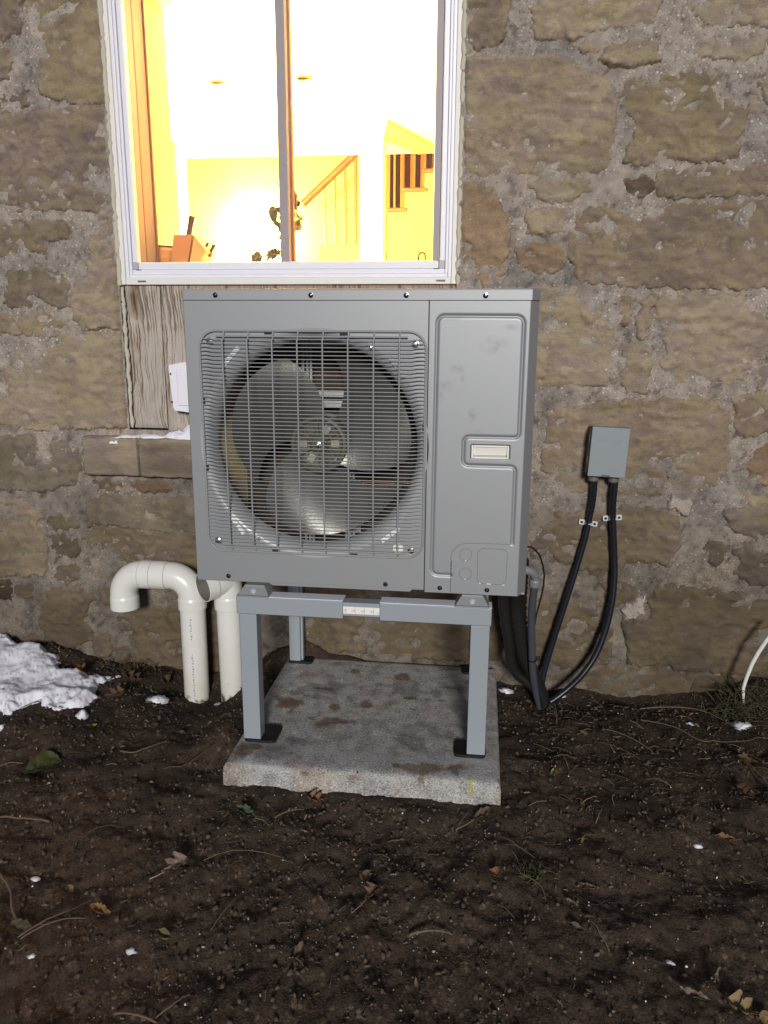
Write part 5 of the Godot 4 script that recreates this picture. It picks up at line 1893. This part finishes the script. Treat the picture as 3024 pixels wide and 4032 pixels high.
func leaves() -> void:
	var br := Color(0.085, 0.045, 0.022)
	var tan_ := Color(0.16, 0.105, 0.055)
	var gn := Color(0.045, 0.052, 0.014)
	var pale := Color(0.22, 0.165, 0.115)
	leaf(-0.952, 0.745, -35, 0.125, 0.105, 0.35, "heart", gn * 1.35, "large dull green heart-shaped leaf on the dirt below the snow", 0.06)
	leaf(-0.285, 0.895, 60, 0.085, 0.05, 0.8, "torn", Color(0.075, 0.10, 0.045), "torn green leaf lying in front of the slab's left corner", 0.05)
	leaf(-1.150, 0.155, 20, 0.06, 0.045, 1.0, "ovate", Color(0.20, 0.085, 0.02), "curled orange-brown leaf lying on the snow patch")
	leaf(-0.91, 0.51, 10, 0.022, 0.018, 0.4, "ovate", Color(0.35, 0.31, 0.02), "tiny bright yellow leaf scrap at the tip of the snow")
	leaf(-0.724, 0.476, 15, 0.05, 0.032, 0.4, "ovate", Color(0.07, 0.062, 0.035), "dull oval leaf on the dark soil left of the front leg")
	leaf(-0.612, 0.524, 75, 0.04, 0.022, 0.6, "long", Color(0.10, 0.10, 0.03), "small olive leaf on the dark soil just left of the slab")
	leaf(-0.925, 0.32, -50, 0.085, 0.07, 0.9, "lobed", br * 1.5, "curled brown lobed leaf at the edge of the snow")
	leaf(-0.94, 0.17, 70, 0.11, 0.06, 1.2, "lobed", br, "dark brown oak-like leaf heaped at the wall behind the gooseneck pipe")
	leaf(-0.83, 0.12, 25, 0.08, 0.06, 1.2, "torn", br * 1.2, "crumpled brown leaf at the wall's foot beside the gooseneck pipe")
	leaf(-0.385, 1.118, -35, 0.085, 0.07, 0.5, "lobed", pale * 1.25, "pale grey-tan jagged maple leaf flat on the dirt, left foreground", 0.03)
	leaf(-0.496, 1.278, 70, 0.075, 0.036, 0.7, "torn", Color(0.26, 0.15, 0.055), "tan boat-shaped leaf scrap in the left foreground")
	leaf(-0.600, 1.22, 50, 0.035, 0.03, 0.7, "torn", Color(0.22, 0.145, 0.075), "small square tan leaf scrap behind the boat-shaped one")
	leaf(-0.640, 1.35, 80, 0.075, 0.045, 0.3, "ovate", Color(0.085, 0.075, 0.04), "flat olive-brown leaf at the left edge of the foreground")
	leaf(-0.328, 1.33, 65, 0.055, 0.028, 1.3, "long", Color(0.14, 0.13, 0.045), "small folded green leaf in the foreground, nearest green one")
	leaf(-0.120, 0.800, 70, 0.06, 0.055, 0.9, "lobed", Color(0.24, 0.115, 0.05), "curled rust-brown leaf right in front of the slab's front face")
	leaf(0.068, 1.098, 15, 0.05, 0.045, 0.8, "torn", tan_, "upper of two crumpled leaves in the middle of the foreground dirt")
	leaf(0.088, 1.146, -25, 0.055, 0.05, 1.0, "lobed", tan_ * 1.1, "lower crumpled leaf in the foreground's middle, with a pale stalk", 0.05)
	leaf(0.338, 0.812, -40, 0.085, 0.036, 0.7, "long", Color(0.16, 0.115, 0.075), "long pointed grey-brown leaf in front of the slab's right corner", 0.06)
	leaf(0.367, 1.046, 30, 0.035, 0.03, 1.0, "ovate", Color(0.27, 0.12, 0.05), "small rusty leaf beside the clump of moss")
	leaf(0.954, 0.838, 80, 0.075, 0.032, 0.6, "torn", Color(0.22, 0.105, 0.045), "rust-coloured leaf strip on the dirt at the right")
	leaf(0.800, 1.295, -25, 0.085, 0.025, 0.9, "torn", Color(0.19, 0.14, 0.10), "narrow curled grey-tan leaf in the right foreground")
	leaf(0.826, 1.352, 60, 0.07, 0.06, 0.8, "lobed", Color(0.30, 0.22, 0.11), "pale yellowish crumpled leaf at the front right corner")
	leaf(0.872, 1.372, 10, 0.06, 0.055, 0.8, "torn", Color(0.27, 0.19, 0.09), "pale tan crumpled leaf touching the yellowish one at the front right corner")
	leaf(0.742, 1.345, 70, 0.08, 0.03, 0.7, "torn", Color(0.17, 0.125, 0.09), "grey-tan leaf strip left of the pale leaves at the front right corner")
	leaf(0.586, 1.043, 75, 0.05, 0.024, 0.7, "torn", Color(0.16, 0.11, 0.07), "small tan leaf scrap right of the moss clump")
	leaf(0.539, 1.120, 50, 0.045, 0.02, 0.8, "long", Color(0.14, 0.11, 0.05), "narrow olive-tan leaf in front of the small tan scrap by the moss")
	leaf(0.54, 1.19, 60, 0.055, 0.028, 0.8, "long", Color(0.12, 0.085, 0.06), "half-buried brown pointed leaf in the right half of the foreground")
	leaf(-0.037, 1.336, -8, 0.06, 0.022, 1.4, "long", Color(0.19, 0.13, 0.085), "rolled tan leaf standing beside a dark hole in the foreground")
	leaf(-0.015, 1.465, 10, 0.065, 0.02, 1.4, "torn", Color(0.18, 0.12, 0.075), "curled brown leaf strip at the bottom edge left of the middle")
	leaf(0.211, 1.385, 10, 0.06, 0.013, 1.2, "long", Color(0.20, 0.145, 0.09), "thin pale curled leaf standing in the foreground right of the middle")
	leaf(0.542, 0.583, -12, 0.045, 0.018, 0.5, "long", Color(0.30, 0.34, 0.07), "small yellow-green leaf on the dark dirt right of the slab")
	leaf(1.12, 0.46, 60, 0.07, 0.05, 0.9, "torn", br * 1.3, "brown torn leaf among the sticks at the right edge")
	leaf(1.06, 0.62, 30, 0.07, 0.05, 0.9, "lobed", br * 1.4, "brown lobed leaf on the dirt at the far right below the sticks")
	leaf(0.66, 0.36, 40, 0.05, 0.03, 0.8, "torn", Color(0.13, 0.11, 0.04), "olive curled scrap on the dirt below the curved conduit")
	leaf(-1.06, 0.09, 30, 0.045, 0.04, 0.6, "ovate", Color(0.04, 0.045, 0.012), "dark green leaf at the wall behind the snow patch")
	# countless small scraps
	scraps("leaf_litter", 2400, 0.006, 0.024, ["torn", "long"], 610)

func scraps(called: String, count: int, s0: float, s1: float, kinds: Array, seed_: int) -> void:
	var r := RandomNumberGenerator.new()
	r.seed = seed_
	var m := MultiMesh.new()
	m.transform_format = MultiMesh.TRANSFORM_3D
	m.use_colors = true
	m.mesh = leaf_mesh(1.0, 0.62, 0.9, kinds[0], seed_, Color.WHITE).mesh()
	m.instance_count = count
	for i in count:
		var x := r.randf_range(-1.6, 1.45)
		var z := 0.02 + 1.66 * r.randf()
		if r.randf() < 0.35:
			x = r.randf_range(0.5, 1.4) if r.randf() < 0.6 else r.randf_range(-1.3, -0.75)
			z = 0.03 + absf(r.randfn(0.0, 0.28))
		if x > -0.41 and x < 0.4 and z < 0.78:
			x += 0.9
		var k := lerpf(s0, s1, pow(r.randf(), 2.2))
		var bs := Basis.from_euler(Vector3(r.randfn(0, 0.35), r.randf() * TAU, r.randfn(0, 0.35))).scaled_local(Vector3(k * r.randf_range(0.35, 1.0), k * 0.8, k))
		m.set_instance_transform(i, Transform3D(bs, Vector3(x, gh(x, z) + 0.003, z)))
		var t: Color = [Color(0.10, 0.07, 0.045), Color(0.075, 0.045, 0.022), Color(0.15, 0.11, 0.07), Color(0.065, 0.06, 0.03), Color(0.20, 0.155, 0.11)][r.randi() % 5]
		m.set_instance_color(i, t * r.randf_range(0.6, 1.15))
	var o := MultiMeshInstance3D.new()
	o.name = called
	o.multimesh = m
	o.material_override = M.leaf
	add_child(o, true)
	o.set_meta("kind", "stuff")
	tag(o, "scattered small scraps of dead leaf over the dirt", "leaf litter")

func clods() -> void:
	for g in [["soil_crumbs", 9000, 701, "loose dark soil crumbs and little clods all over the dirt"], ["grit", 2600, 702, "pale grit and tiny pebbles scattered over the dirt"]]:
		var r := RandomNumberGenerator.new()
		r.seed = g[2]
		var b := MB.new()
		var nn := noise(0.9, 2, g[2])
		for j in 6:
			for i in 8:
				var e := PI * (j / 5.0 - 0.5)
				var a := TAU * i / 8.0
				var d := Vector3(cos(a) * cos(e), sin(e) * 0.75, sin(a) * cos(e))
				d *= 1.0 + 0.5 * nn.get_noise_3dv(d * 1.6)
				b.p(d, d.normalized())
		for j in 5:
			for i in 8:
				var q := j * 8 + i
				var q2 := j * 8 + (i + 1) % 8
				b.tri(q, q2, q2 + 8); b.tri(q, q2 + 8, q + 8)
		var m := MultiMesh.new()
		m.transform_format = MultiMesh.TRANSFORM_3D
		m.use_colors = true
		m.mesh = b.mesh()
		m.instance_count = g[1]
		var pale: bool = g[0] == "grit"
		for i in int(g[1]):
			var x := r.randf_range(-1.7, 1.5)
			var z := 0.0 + 1.7 * r.randf()
			var on_pad := false
			if x > -0.40 and x < 0.395 and z < 0.77:
				if r.randf() < 0.93 or z < 0.02 or pale:
					z = r.randf_range(0.80, 1.7)
				else:
					on_pad = true
			var k := lerpf(0.0011, 0.0065 if not pale else 0.0036, pow(r.randf(), 4.5))
			if on_pad:
				k *= 0.5
			var bs := Basis.from_euler(Vector3(r.randf() * 6.0, r.randf() * 6.0, r.randf() * 6.0)).scaled_local(Vector3(r.randf_range(0.7, 1.3), r.randf_range(0.6, 1.0), r.randf_range(0.7, 1.3)) * k)
			m.set_instance_transform(i, Transform3D(bs, Vector3(x, (gh(x, z) if not on_pad else 0.0686) + k * 0.25, z)))
			var t := Color(0.076, 0.054, 0.038) * r.randf_range(0.6, 1.45)
			if r.randf() < 0.05:
				t = Color(0.13, 0.105, 0.08)
			if pale:
				t = Color(0.24, 0.21, 0.18) * r.randf_range(0.5, 1.5)
				if r.randf() < 0.06:
					t = Color(0.75, 0.72, 0.68)
			t.a = 1.0
			m.set_instance_color(i, t)
		var o := MultiMeshInstance3D.new()
		o.name = g[0]
		o.multimesh = m
		o.material_override = M.clod
		add_child(o, true)
		o.set_meta("kind", "stuff")
		tag(o, g[3], "soil" if not pale else "grit")

func stick(path: Array, r0: float, r1: float, tint: Color, label: String, arch := 0.012) -> void:
	var b := MB.new()
	var p := []
	var rr := []
	var cv := Curve3D.new()
	for i in range(0, path.size(), 2):
		var x: float = path[i] * 0.001
		var z: float = path[i + 1] * 0.001
		cv.add_point(Vector3(x, gh(x, z) + 0.006, z))
	for i in cv.point_count:
		var a := cv.get_point_position(maxi(i - 1, 0))
		var e := cv.get_point_position(mini(i + 1, cv.point_count - 1))
		cv.set_point_in(i, -(e - a) / 6.0)
		cv.set_point_out(i, (e - a) / 6.0)
	var l := cv.get_baked_length()
	for k in 19:
		var s := k / 18.0
		var q := cv.sample_baked(l * s, true)
		q.y = maxf(q.y, gh(q.x, q.z) + 0.003) + sin(PI * s) * arch + n_small.get_noise_2d(q.x * 2.0, q.z * 2.0) * 0.0015
		p.append(q)
		rr.append(lerpf(r0, r1, s) * 0.72 * (1.0 + n_small.get_noise_2d(q.x * 4.0, q.z * 4.0) * 0.3))
	b.col = tint * 0.85
	b.tube(p, rr, 6)
	tag(obj("dead_stick", b, M.twig), label, "stick")

func sticks() -> void:
	var a := Color(0.145, 0.105, 0.07)
	var d := Color(0.095, 0.065, 0.042)
	stick([-960, 1008, -870, 996, -786, 989], 0.0028, 0.0035, a, "straight pale stick at the left edge of the foreground")
	stick([-800, 1190, -735, 1240, -690, 1300, -650, 1340], 0.0045, 0.004, a, "thick bent stick curving in from the left edge")
	stick([-630, 1375, -590, 1330, -560, 1290, -545, 1245], 0.0025, 0.0016, a, "thin forked twig rising from left foreground, upper branch")
	stick([-620, 1380, -575, 1340, -519, 1301], 0.0026, 0.0018, a, "thin forked twig in the left foreground, lower branch")
	stick([-720, 1395, -660, 1405, -640, 1440], 0.006, 0.004, Color(0.17, 0.13, 0.085), "broken pale stalk at the bottom left corner")
	stick([-355, 1503, -310, 1513, -262, 1518], 0.0035, 0.003, a, "brown twig along the bottom edge, left of the middle")
	stick([-272, 1512, -245, 1490, -222, 1458], 0.0024, 0.0016, a, "slender curved twig joining the brown twig at the bottom edge")
	stick([185, 1246, 225, 1243, 275, 1238], 0.0045, 0.0015, Color(0.15, 0.12, 0.09), "short straight grey stick in the middle of the foreground")
	stick([880, 118, 1010, 135, 1080, 160, 1145, 205], 0.0035, 0.0018, a, "long pale twig at the foot of the wall on the right, upper of two", 0.02)
	stick([860, 232, 950, 290, 1030, 352, 1160, 318, 1240, 300], 0.0026, 0.0012, a, "long bowed twig below the wall on the right, lower of two", 0.015)
	stick([1095, 425, 1120, 500, 1150, 610], 0.003, 0.0022, a, "straight stick slanting down at the far right edge")
	stick([1110, 470, 1130, 545, 1150, 640], 0.0022, 0.0018, d, "thin dark stick beside the slanting one at the far right edge")
	stick([-590, 720, -530, 690, -470, 620, -430, 560], 0.0022, 0.0016, d, "long root thread running up to the slab's left side")
	stick([-760, 640, -710, 650, -660, 620, -630, 590], 0.003, 0.0016, a, "pale twig with a crook on the dark soil left of the slab")
	stick([-330, 1090, -280, 1060, -215, 1045, -140, 1050], 0.0016, 0.001, a, "thin straw-like root left of the middle of the foreground")
	stick([-205, 900, -170, 870, -140, 845], 0.0028, 0.0022, a, "short stick pointing at the slab's front face")
	stick([-215, 1190, -225, 1240, -240, 1290], 0.0022, 0.0016, a, "thin upright-looking twig left of the rolled leaf")
	stick([300, 815, 285, 850, 270, 890], 0.0016, 0.001, Color(0.19, 0.15, 0.09), "dry grass stalk in front of the slab's right end")
	stick([430, 1040, 470, 1075, 480, 1110], 0.0028, 0.0018, a, "root stub hanging from the clump of moss")
	stick([390, 900, 430, 945, 470, 975], 0.002, 0.0014, a, "thin root right of the long pointed leaf")
	stick([700, 395, 760, 440, 810, 475], 0.0022, 0.0014, d, "dark twig on the dirt below the curved conduit, left one")
	stick([720, 330, 790, 380, 860, 430], 0.0022, 0.0014, a, "pale twig on the dirt below the curved conduit, right one", 0.02)
	stick([560, 170, 575, 230, 580, 300], 0.002, 0.0012, a, "thin upright stalk leaning below the conduits", 0.05)
	# hair roots too many to count
	var r := RandomNumberGenerator.new()
	r.seed = 811
	var b := MB.new()
	for i in 520:
		var x := r.randf_range(-1.5, 1.4)
		var z := 0.05 + 1.6 * r.randf()
		if r.randf() < 0.4:
			x = r.randf_range(0.5, 1.35)
			z = r.randf_range(0.06, 0.8)
		if x > -0.43 and x < 0.42 and z < 0.79:
			continue
		var dir := r.randf() * TAU
		var l := lerpf(0.010, 0.075, pow(r.randf(), 2.6))
		var p := []
		for k in 5:
			dir += r.randfn(0, 0.13)
			p.append(Vector3(x, gh(x, z) + 0.003 + r.randf() * 0.004 + sin(PI * k / 4.0) * l * 0.10, z))
			x += cos(dir) * l * 0.25
			z = maxf(z + sin(dir) * l * 0.25, 0.02)
		b.col = [a, d, Color(0.06, 0.04, 0.026), Color(0.20, 0.155, 0.11)][r.randi() % 4] * r.randf_range(0.6, 1.1)
		b.tube(p, r.randf_range(0.0006, 0.0015), 4, false)
	var o := obj("fine_roots", b, M.twig)
	o.set_meta("kind", "stuff")
	tag(o, "fine roots and bits of twig scattered over the dirt", "roots")

func weeds() -> void:
	var spots := [["moss_clump", Vector3(0.452, 0, 1.035), 70, 0.035, 0.045, Color(0.035, 0.045, 0.012), "small dark green moss and grass clump on the dirt right of the slab", "moss"],
		["weed_tuft", Vector3(1.20, 0, 0.13), 170, 0.10, 0.10, Color(0.045, 0.045, 0.018), "tangle of dead weeds around the foot of the white cable", "weeds"],
		["weed_tuft", Vector3(1.36, 0, 0.16), 150, 0.10, 0.12, Color(0.05, 0.05, 0.02), "tangle of dead weeds at the wall's foot right of the white cable", "weeds"],
		["weed_tuft", Vector3(-1.02, 0, 0.06), 60, 0.10, 0.06, Color(0.04, 0.03, 0.018), "brown weeds at the wall's foot behind the snow", "weeds"]]
	for q in spots:
		var r := RandomNumberGenerator.new()
		r.seed = int(q[1].x * 1000) + 5
		var b := MB.new()
		for i in q[2]:
			var x: float = q[1].x + r.randfn(0, q[3] * 0.5)
			var z: float = maxf(q[1].z + r.randfn(0, q[3] * 0.4), 0.03)
			var y := gh(x, z)
			var dir := r.randf() * TAU
			var l: float = q[4] * r.randf_range(0.4, 1.1)
			var lean := r.randf_range(0.3, 1.3)
			var p := []
			for k in 4:
				var s := k / 3.0
				p.append(Vector3(x + cos(dir) * l * s * lean, y + l * (s * (1.0 - 0.55 * s * lean)), maxf(z + sin(dir) * l * s * lean, 0.015)))
			b.col = q[5] * r.randf_range(0.5, 1.7) if r.randf() < 0.6 else Color(0.12, 0.085, 0.05) * r.randf_range(0.5, 1.1)
			b.tube(p, [0.0012, 0.0013, 0.0010, 0.0005], 4, false)
		tag(obj(q[0], b, M.twig), q[6], q[7])

# ---------------------------------------------------------------- the lit room behind the window
func lamp_light(parent: Node, at: Vector3, energy: float, size: float, color: Color) -> void:
	var l := OmniLight3D.new()
	l.name = "lamp_glow"
	l.light_color = color
	l.light_energy = energy
	l.light_size = size
	l.omni_range = 14.0
	l.omni_attenuation = 2.0
	l.shadow_enabled = true
	parent.add_child(l, true)
	l.position = at

const WARM := Color(1.0, 0.82, 0.56)

func room() -> void:
	var CY := 2.55
	var FY := 0.60
	var b := MB.new()
	b.rbox(Vector3(-0.3, FY - 0.06, -2.7), Vector3(5.6, 0.12, 4.88), 0.001)
	struct("room_floor", b, M.floor)
	b = MB.new()
	b.rbox(Vector3(-0.3, CY + 0.06, -1.86), Vector3(5.6, 0.12, 3.2), 0.001)
	var sf := MB.new()
	sf.prism(PackedVector2Array([Vector2(-0.34, -2.52), Vector2(-0.04, -3.34), Vector2(-0.22, -3.40), Vector2(-0.42, -2.95)]), 0.02, Transform3D(Basis(Vector3(1, 0, 0), Vector3(0, 0, 1), Vector3(0, 1, 0)), Vector3(0, CY - 0.018, 0)))
	b.rbox(Vector3(-0.3, 4.66, -4.3), Vector3(5.6, 0.12, 1.7), 0.001)
	b.rbox(Vector3(-0.3, 3.6, -3.44), Vector3(5.6, 2.0, 0.06), 0.001)
	struct("room_ceiling", b, M.room_white)
	struct("ceiling_soffit", sf, M.room_wall)
	b = MB.new()
	b.rbox(Vector3(-1.96, 1.55, -1.62), Vector3(0.12, 2.02, 2.72), 0.001)
	struct("room_wall", b, M.room_wall)
	b = MB.new()
	b.rbox(Vector3(-1.095, 2.03, -0.50), Vector3(0.09, 1.03, 0.52), 0.002)
	struct("wall_return", b, M.room_wall)
	b = MB.new()
	b.rbox(Vector3(-1.945, 1.55, -3.02), Vector3(0.17, 2.0, 0.09), 0.002)
	struct("wall_corner_trim", b, M.room_white)
	b = MB.new()
	b.rbox(Vector3(-3.15, 2.6, -4.0), Vector3(0.12, 4.2, 2.3), 0.001)
	b.rbox(Vector3(-2.55, 1.55, -2.95), Vector3(1.1, 2.0, 0.08), 0.001)
	b.rbox(Vector3(2.44, 2.6, -2.7), Vector3(0.12, 4.2, 5.0), 0.001)
	struct("room_wall", b, M.room_white)
	b = MB.new()
	b.rbox(Vector3(-2.0, 2.6, -5.1), Vector3(2.5, 4.2, 0.1), 0.001)
	struct("room_wall", b, M.room_far)
	b = MB.new()
	b.rbox(Vector3(0.85, 2.6, -5.1), Vector3(3.2, 4.2, 0.1), 0.001)
	struct("room_wall", b, M.room_tan)
	b = MB.new()
	b.rbox(Vector3(-0.505, 1.56, -3.05), Vector3(0.165, 1.98, 0.16), 0.003)
	struct("column", b, M.room_white)
	# ceiling downlights
	for q in [[-1.15, -1.70, "recessed ceiling downlight seen through the left pane"], [-0.68, -1.68, "recessed ceiling downlight seen through the right pane"]]:
		var d := thing("ceiling_light", q[2], "downlight", Vector3(q[0], CY, q[1]))
		b = MB.new()
		b.lathe([Vector2(0.044, 0.0), Vector2(0.046, -0.005), Vector2(0.034, -0.007), Vector2(0.031, -0.001)], 24)
		obj("trim", b, M.dim_bulb, d)
		b = MB.new()
		b.lathe([Vector2(0.031, -0.002), Vector2(0.0, -0.002)], 24)
		obj("lens", b, M.baluster, d)
	# the lamp on the far wall whose glare fills the left pane
	var tl := thing("wall_lamp", "glaring lamp on the far room wall seen through the left pane", "lamp", Vector3(-1.93, 2.13, -4.93))
	b = MB.new()
	b.lathe([Vector2(0.0, -0.07), Vector2(0.045, -0.055), Vector2(0.065, 0.0), Vector2(0.045, 0.055), Vector2(0.0, 0.07)], 20)
	obj("bulb", b, M.bulb, tl)
	lamp_light(tl, Vector3.ZERO, 10.0, 0.05, WARM)
	# added lamp, out of view behind the wall, to brighten ceiling and walls
	for q in [[-1.55, -1.15, "added unseen globe lamp that brightens the room, left of the window"]]:
		var pl := thing("added_lamp", q[2], "lamp", Vector3(q[0], 2.05, q[1]))
		b = MB.new()
		b.lathe([Vector2(0.0, -0.09), Vector2(0.06, -0.07), Vector2(0.09, 0.0), Vector2(0.06, 0.07), Vector2(0.0, 0.09)], 20)
		obj("bulb", b, M.bulb, pl)
		b = MB.new()
		b.tube([Vector3(0, 0.09, 0), Vector3(0, 0.5, 0)], 0.004, 6)
		obj("cord", b, M.black, pl)
		lamp_light(pl, Vector3.ZERO, 22.0, 0.07, WARM)
	# counter
	var kc := thing("kitchen_counter", "pale counter inside, just below the window", "counter")
	b = MB.new()
	b.rbox(Vector3(-0.4, 1.489, -0.60), Vector3(2.6, 0.03, 0.66), 0.003)
	obj("counter_top", b, M.room_white, kc)
	b = MB.new()
	b.rbox(Vector3(-0.4, 1.03, -0.60), Vector3(2.5, 0.86, 0.6), 0.003)
	obj("cabinet", b, M.room_white, kc)
	var cy := 1.505
	var j := thing("wooden_canister", "round wooden canister with dark rim on the counter at the window's left corner", "canister", Vector3(-0.955, cy, -0.34))
	b = MB.new()
	b.lathe([Vector2(0.0, 0.0), Vector2(0.07, 0.0), Vector2(0.078, 0.02), Vector2(0.074, 0.05), Vector2(0.066, 0.062)], 28)
	obj("body", b, M.jar, j)
	b = MB.new()
	b.lathe([Vector2(0.066, 0.062), Vector2(0.069, 0.064), Vector2(0.069, 0.068), Vector2(0.0, 0.069)], 28)
	obj("rim", b, M.knife, j)
	var kb := thing("knife_block", "orange wooden knife block with dark handles on the counter", "knife block", Vector3(-0.845, cy, -0.37))
	b = MB.new()
	b.prism(PackedVector2Array([Vector2(-0.045, 0.0), Vector2(0.020, 0.0), Vector2(0.045, 0.105), Vector2(-0.030, 0.105)]), 0.10, Transform3D(Basis.IDENTITY, Vector3(0, 0, -0.02)))
	obj("block", b, M.wood_block, kb)
	b = MB.new()
	b.prism(PackedVector2Array([Vector2(0.028, 0.0), Vector2(0.058, 0.0), Vector2(0.098, 0.045), Vector2(0.052, 0.100)]), 0.09, Transform3D(Basis.IDENTITY, Vector3(0, 0, -0.01)))
	obj("side_face", b, M.wood_pale, kb)
	for q in [[0.010, 0.095, 0.030, 0.178, 0.0125], [0.088, 0.030, 0.112, 0.075, 0.008], [0.070, 0.050, 0.088, 0.082, 0.006]]:
		b = MB.new()
		b.tube([Vector3(q[0], q[1], 0.03), Vector3(lerpf(q[0], q[2], 0.45), lerpf(q[1], q[3], 0.5), 0.03), Vector3(q[2], q[3], 0.03)], [q[4], q[4] * 0.85, q[4] * 1.05], 10)
		obj("handle", b, M.knife, kb)
	# a plant on the counter behind the meeting stile
	var pl2 := thing("potted_plant", "dark leafy stalk on the counter behind the window's middle stile", "plant", Vector3(-0.455, cy, -0.40))
	b = MB.new()
	b.lathe([Vector2(0, 0), Vector2(0.03, 0), Vector2(0.038, 0.05), Vector2(0.034, 0.05), Vector2(0, 0.045)], 18)
	obj("pot", b, M.room_white, pl2)
	var r := RandomNumberGenerator.new()
	r.seed = 33
	for st in [[[0, 0.05, 0, -0.02, 0.12, 0, -0.035, 0.20, 0.0], 0], [[0, 0.05, 0, 0.025, 0.14, 0, 0.035, 0.235, 0.0], 1], [[0, 0.05, 0, -0.07, 0.05, 0, -0.15, 0.012, 0.02], 2]]:
		var a: Array = st[0]
		var p := []
		for k in 3:
			p.append(Vector3(a[k * 3], a[k * 3 + 1], a[k * 3 + 2]))
		b = MB.new()
		b.tube(p, 0.0028, 5)
		obj("stalk", b, M.plant, pl2)
		for k in 7:
			var s := 0.35 + 0.65 * k / 6.0
			var q: Vector3 = p[0].lerp(p[1], s * 2.0) if s < 0.5 else p[1].lerp(p[2], s * 2.0 - 1.0)
			var lf := leaf_mesh(r.randf_range(0.045, 0.075), 0.038, 0.8, "ovate", 900 + k + st[1] * 20, Color.WHITE)
			var o := obj("leaf", lf, M.plant, pl2)
			o.position = q + Vector3(r.randfn(0, 0.010), r.randfn(0, 0.008), r.randfn(0, 0.01))
			o.rotation = Vector3(r.randf() * 6.0, r.randf() * 6.0, r.randf() * 6.0)
	# stairs at the right, going up behind the column
	var z := -4.4
	var sc := thing("staircase", "wooden staircase climbing to the right behind the white column", "stairs")
	b = MB.new()
	b.prism(PackedVector2Array([Vector2(-0.56, 1.55), Vector2(-0.56, 2.275), Vector2(-0.41, 2.275), Vector2(-0.41, 2.435), Vector2(-0.24, 2.435), Vector2(-0.24, 2.585), Vector2(-0.07, 2.585), Vector2(-0.07, 2.75), Vector2(0.6, 3.3), Vector2(0.6, 1.55)]), 0.04, Transform3D(Basis.IDENTITY, Vector3(0, 0, z)))
	obj("stringer", b, M.room_wall, sc)
	for q in [[-0.565, -0.385, 2.293], [-0.43, -0.21, 2.453], [-0.262, -0.04, 2.603]]:
		b = MB.new()
		b.rbox(Vector3((q[0] + q[1]) * 0.5, q[2], z - 0.2), Vector3(q[1] - q[0], 0.034, 0.52), 0.01)
		obj("tread", b, M.stair_wood, sc)
	for q in [[-0.425, 2.36, 0.15], [-0.255, 2.52, 0.14]]:
		b = MB.new()
		b.rbox(Vector3(q[0], q[1], z - 0.21), Vector3(0.022, q[2], 0.5), 0.002)
		obj("riser", b, M.stair_wood, sc)
	for q in [[-0.572, 2.29, 0.03], [-0.515, 2.29, 0.042], [-0.43, 2.45, 0.052], [-0.335, 2.45, 0.045], [-0.235, 2.60, 0.052], [-0.185, 2.60, 0.035]]:
		b = MB.new()
		b.rbox(Vector3(q[0], q[1] + 0.45, z - 0.35), Vector3(q[2], 0.9, 0.03), 0.004)
		obj("baluster", b, M.baluster, sc)
	var rl := thing("stair_railing", "wooden handrail with thin balusters left of the white column", "railing")
	b = MB.new()
	b.tube([Vector3(-1.32, 2.36, z), Vector3(-0.80, 2.80, z)], 0.034, 8)
	obj("handrail", b, M.rail, rl)
	for q in [[-1.13, 0.016], [-1.04, 0.02], [-0.95, 0.026], [-0.862, 0.032]]:
		b = MB.new()
		var top: float = 2.36 + (q[0] + 1.32) * 0.846
		b.rbox(Vector3(q[0] + 0.012, (2.02 + top) * 0.5, z), Vector3(q[1], top - 2.02, q[1]), 0.003)
		obj("baluster", b, M.rail, rl)
	b = MB.new()
	b.rbox(Vector3(-0.95, 1.75, z), Vector3(0.44, 0.52, 0.1), 0.004)
	obj("base", b, M.room_wall, rl)

# ---------------------------------------------------------------- the scene
func _ready() -> void:
	rng.seed = 20240
	var cam := Camera3D.new()
	cam.name = "camera"
	cam.fov = 67.86
	cam.near = 0.05
	cam.far = 800.0
	cam.current = true
	add_child(cam)
	cam.transform = Transform3D(Basis(Vector3.UP, 0.1243) * Basis(Vector3.RIGHT, -0.2309) * Basis(Vector3.BACK, 0.0056), Vector3(0.2957, 1.2534, 2.62))
	var sky_m := ProceduralSkyMaterial.new()
	sky_m.sky_top_color = Color(0.30, 0.36, 0.50)
	sky_m.sky_horizon_color = Color(0.42, 0.44, 0.52)
	sky_m.ground_horizon_color = Color(0.12, 0.11, 0.10)
	sky_m.ground_bottom_color = Color(0.08, 0.07, 0.06)
	sky_m.sun_angle_max = 1.0
	var sky := Sky.new()
	sky.sky_material = sky_m
	var env := Environment.new()
	env.background_mode = Environment.BG_SKY
	env.sky = sky
	env.background_energy_multiplier = 0.30
	env.tonemap_mode = Environment.TONE_MAPPER_LINEAR
	env.tonemap_exposure = 1.85
	env.sdfgi_enabled = true
	env.ssao_enabled = true
	env.ssil_enabled = true
	var we := WorldEnvironment.new()
	we.name = "world"
	we.environment = env
	add_child(we)
	var sun := DirectionalLight3D.new()
	sun.name = "sun"
	sun.light_color = Color(1.0, 0.98, 0.955)
	sun.light_energy = 0.5
	sun.light_angular_distance = 10.0
	sun.shadow_enabled = true
	sun.rotation_degrees = Vector3(-18.0, 8.0, 0.0)
	add_child(sun)
	materials()
	ground()
	wall()
	room()
	pad()
	stand()
	unit()
	pvc_pipes()
	electrics()
	snow()
	leaves()
	sticks()
	weeds()
	clods()
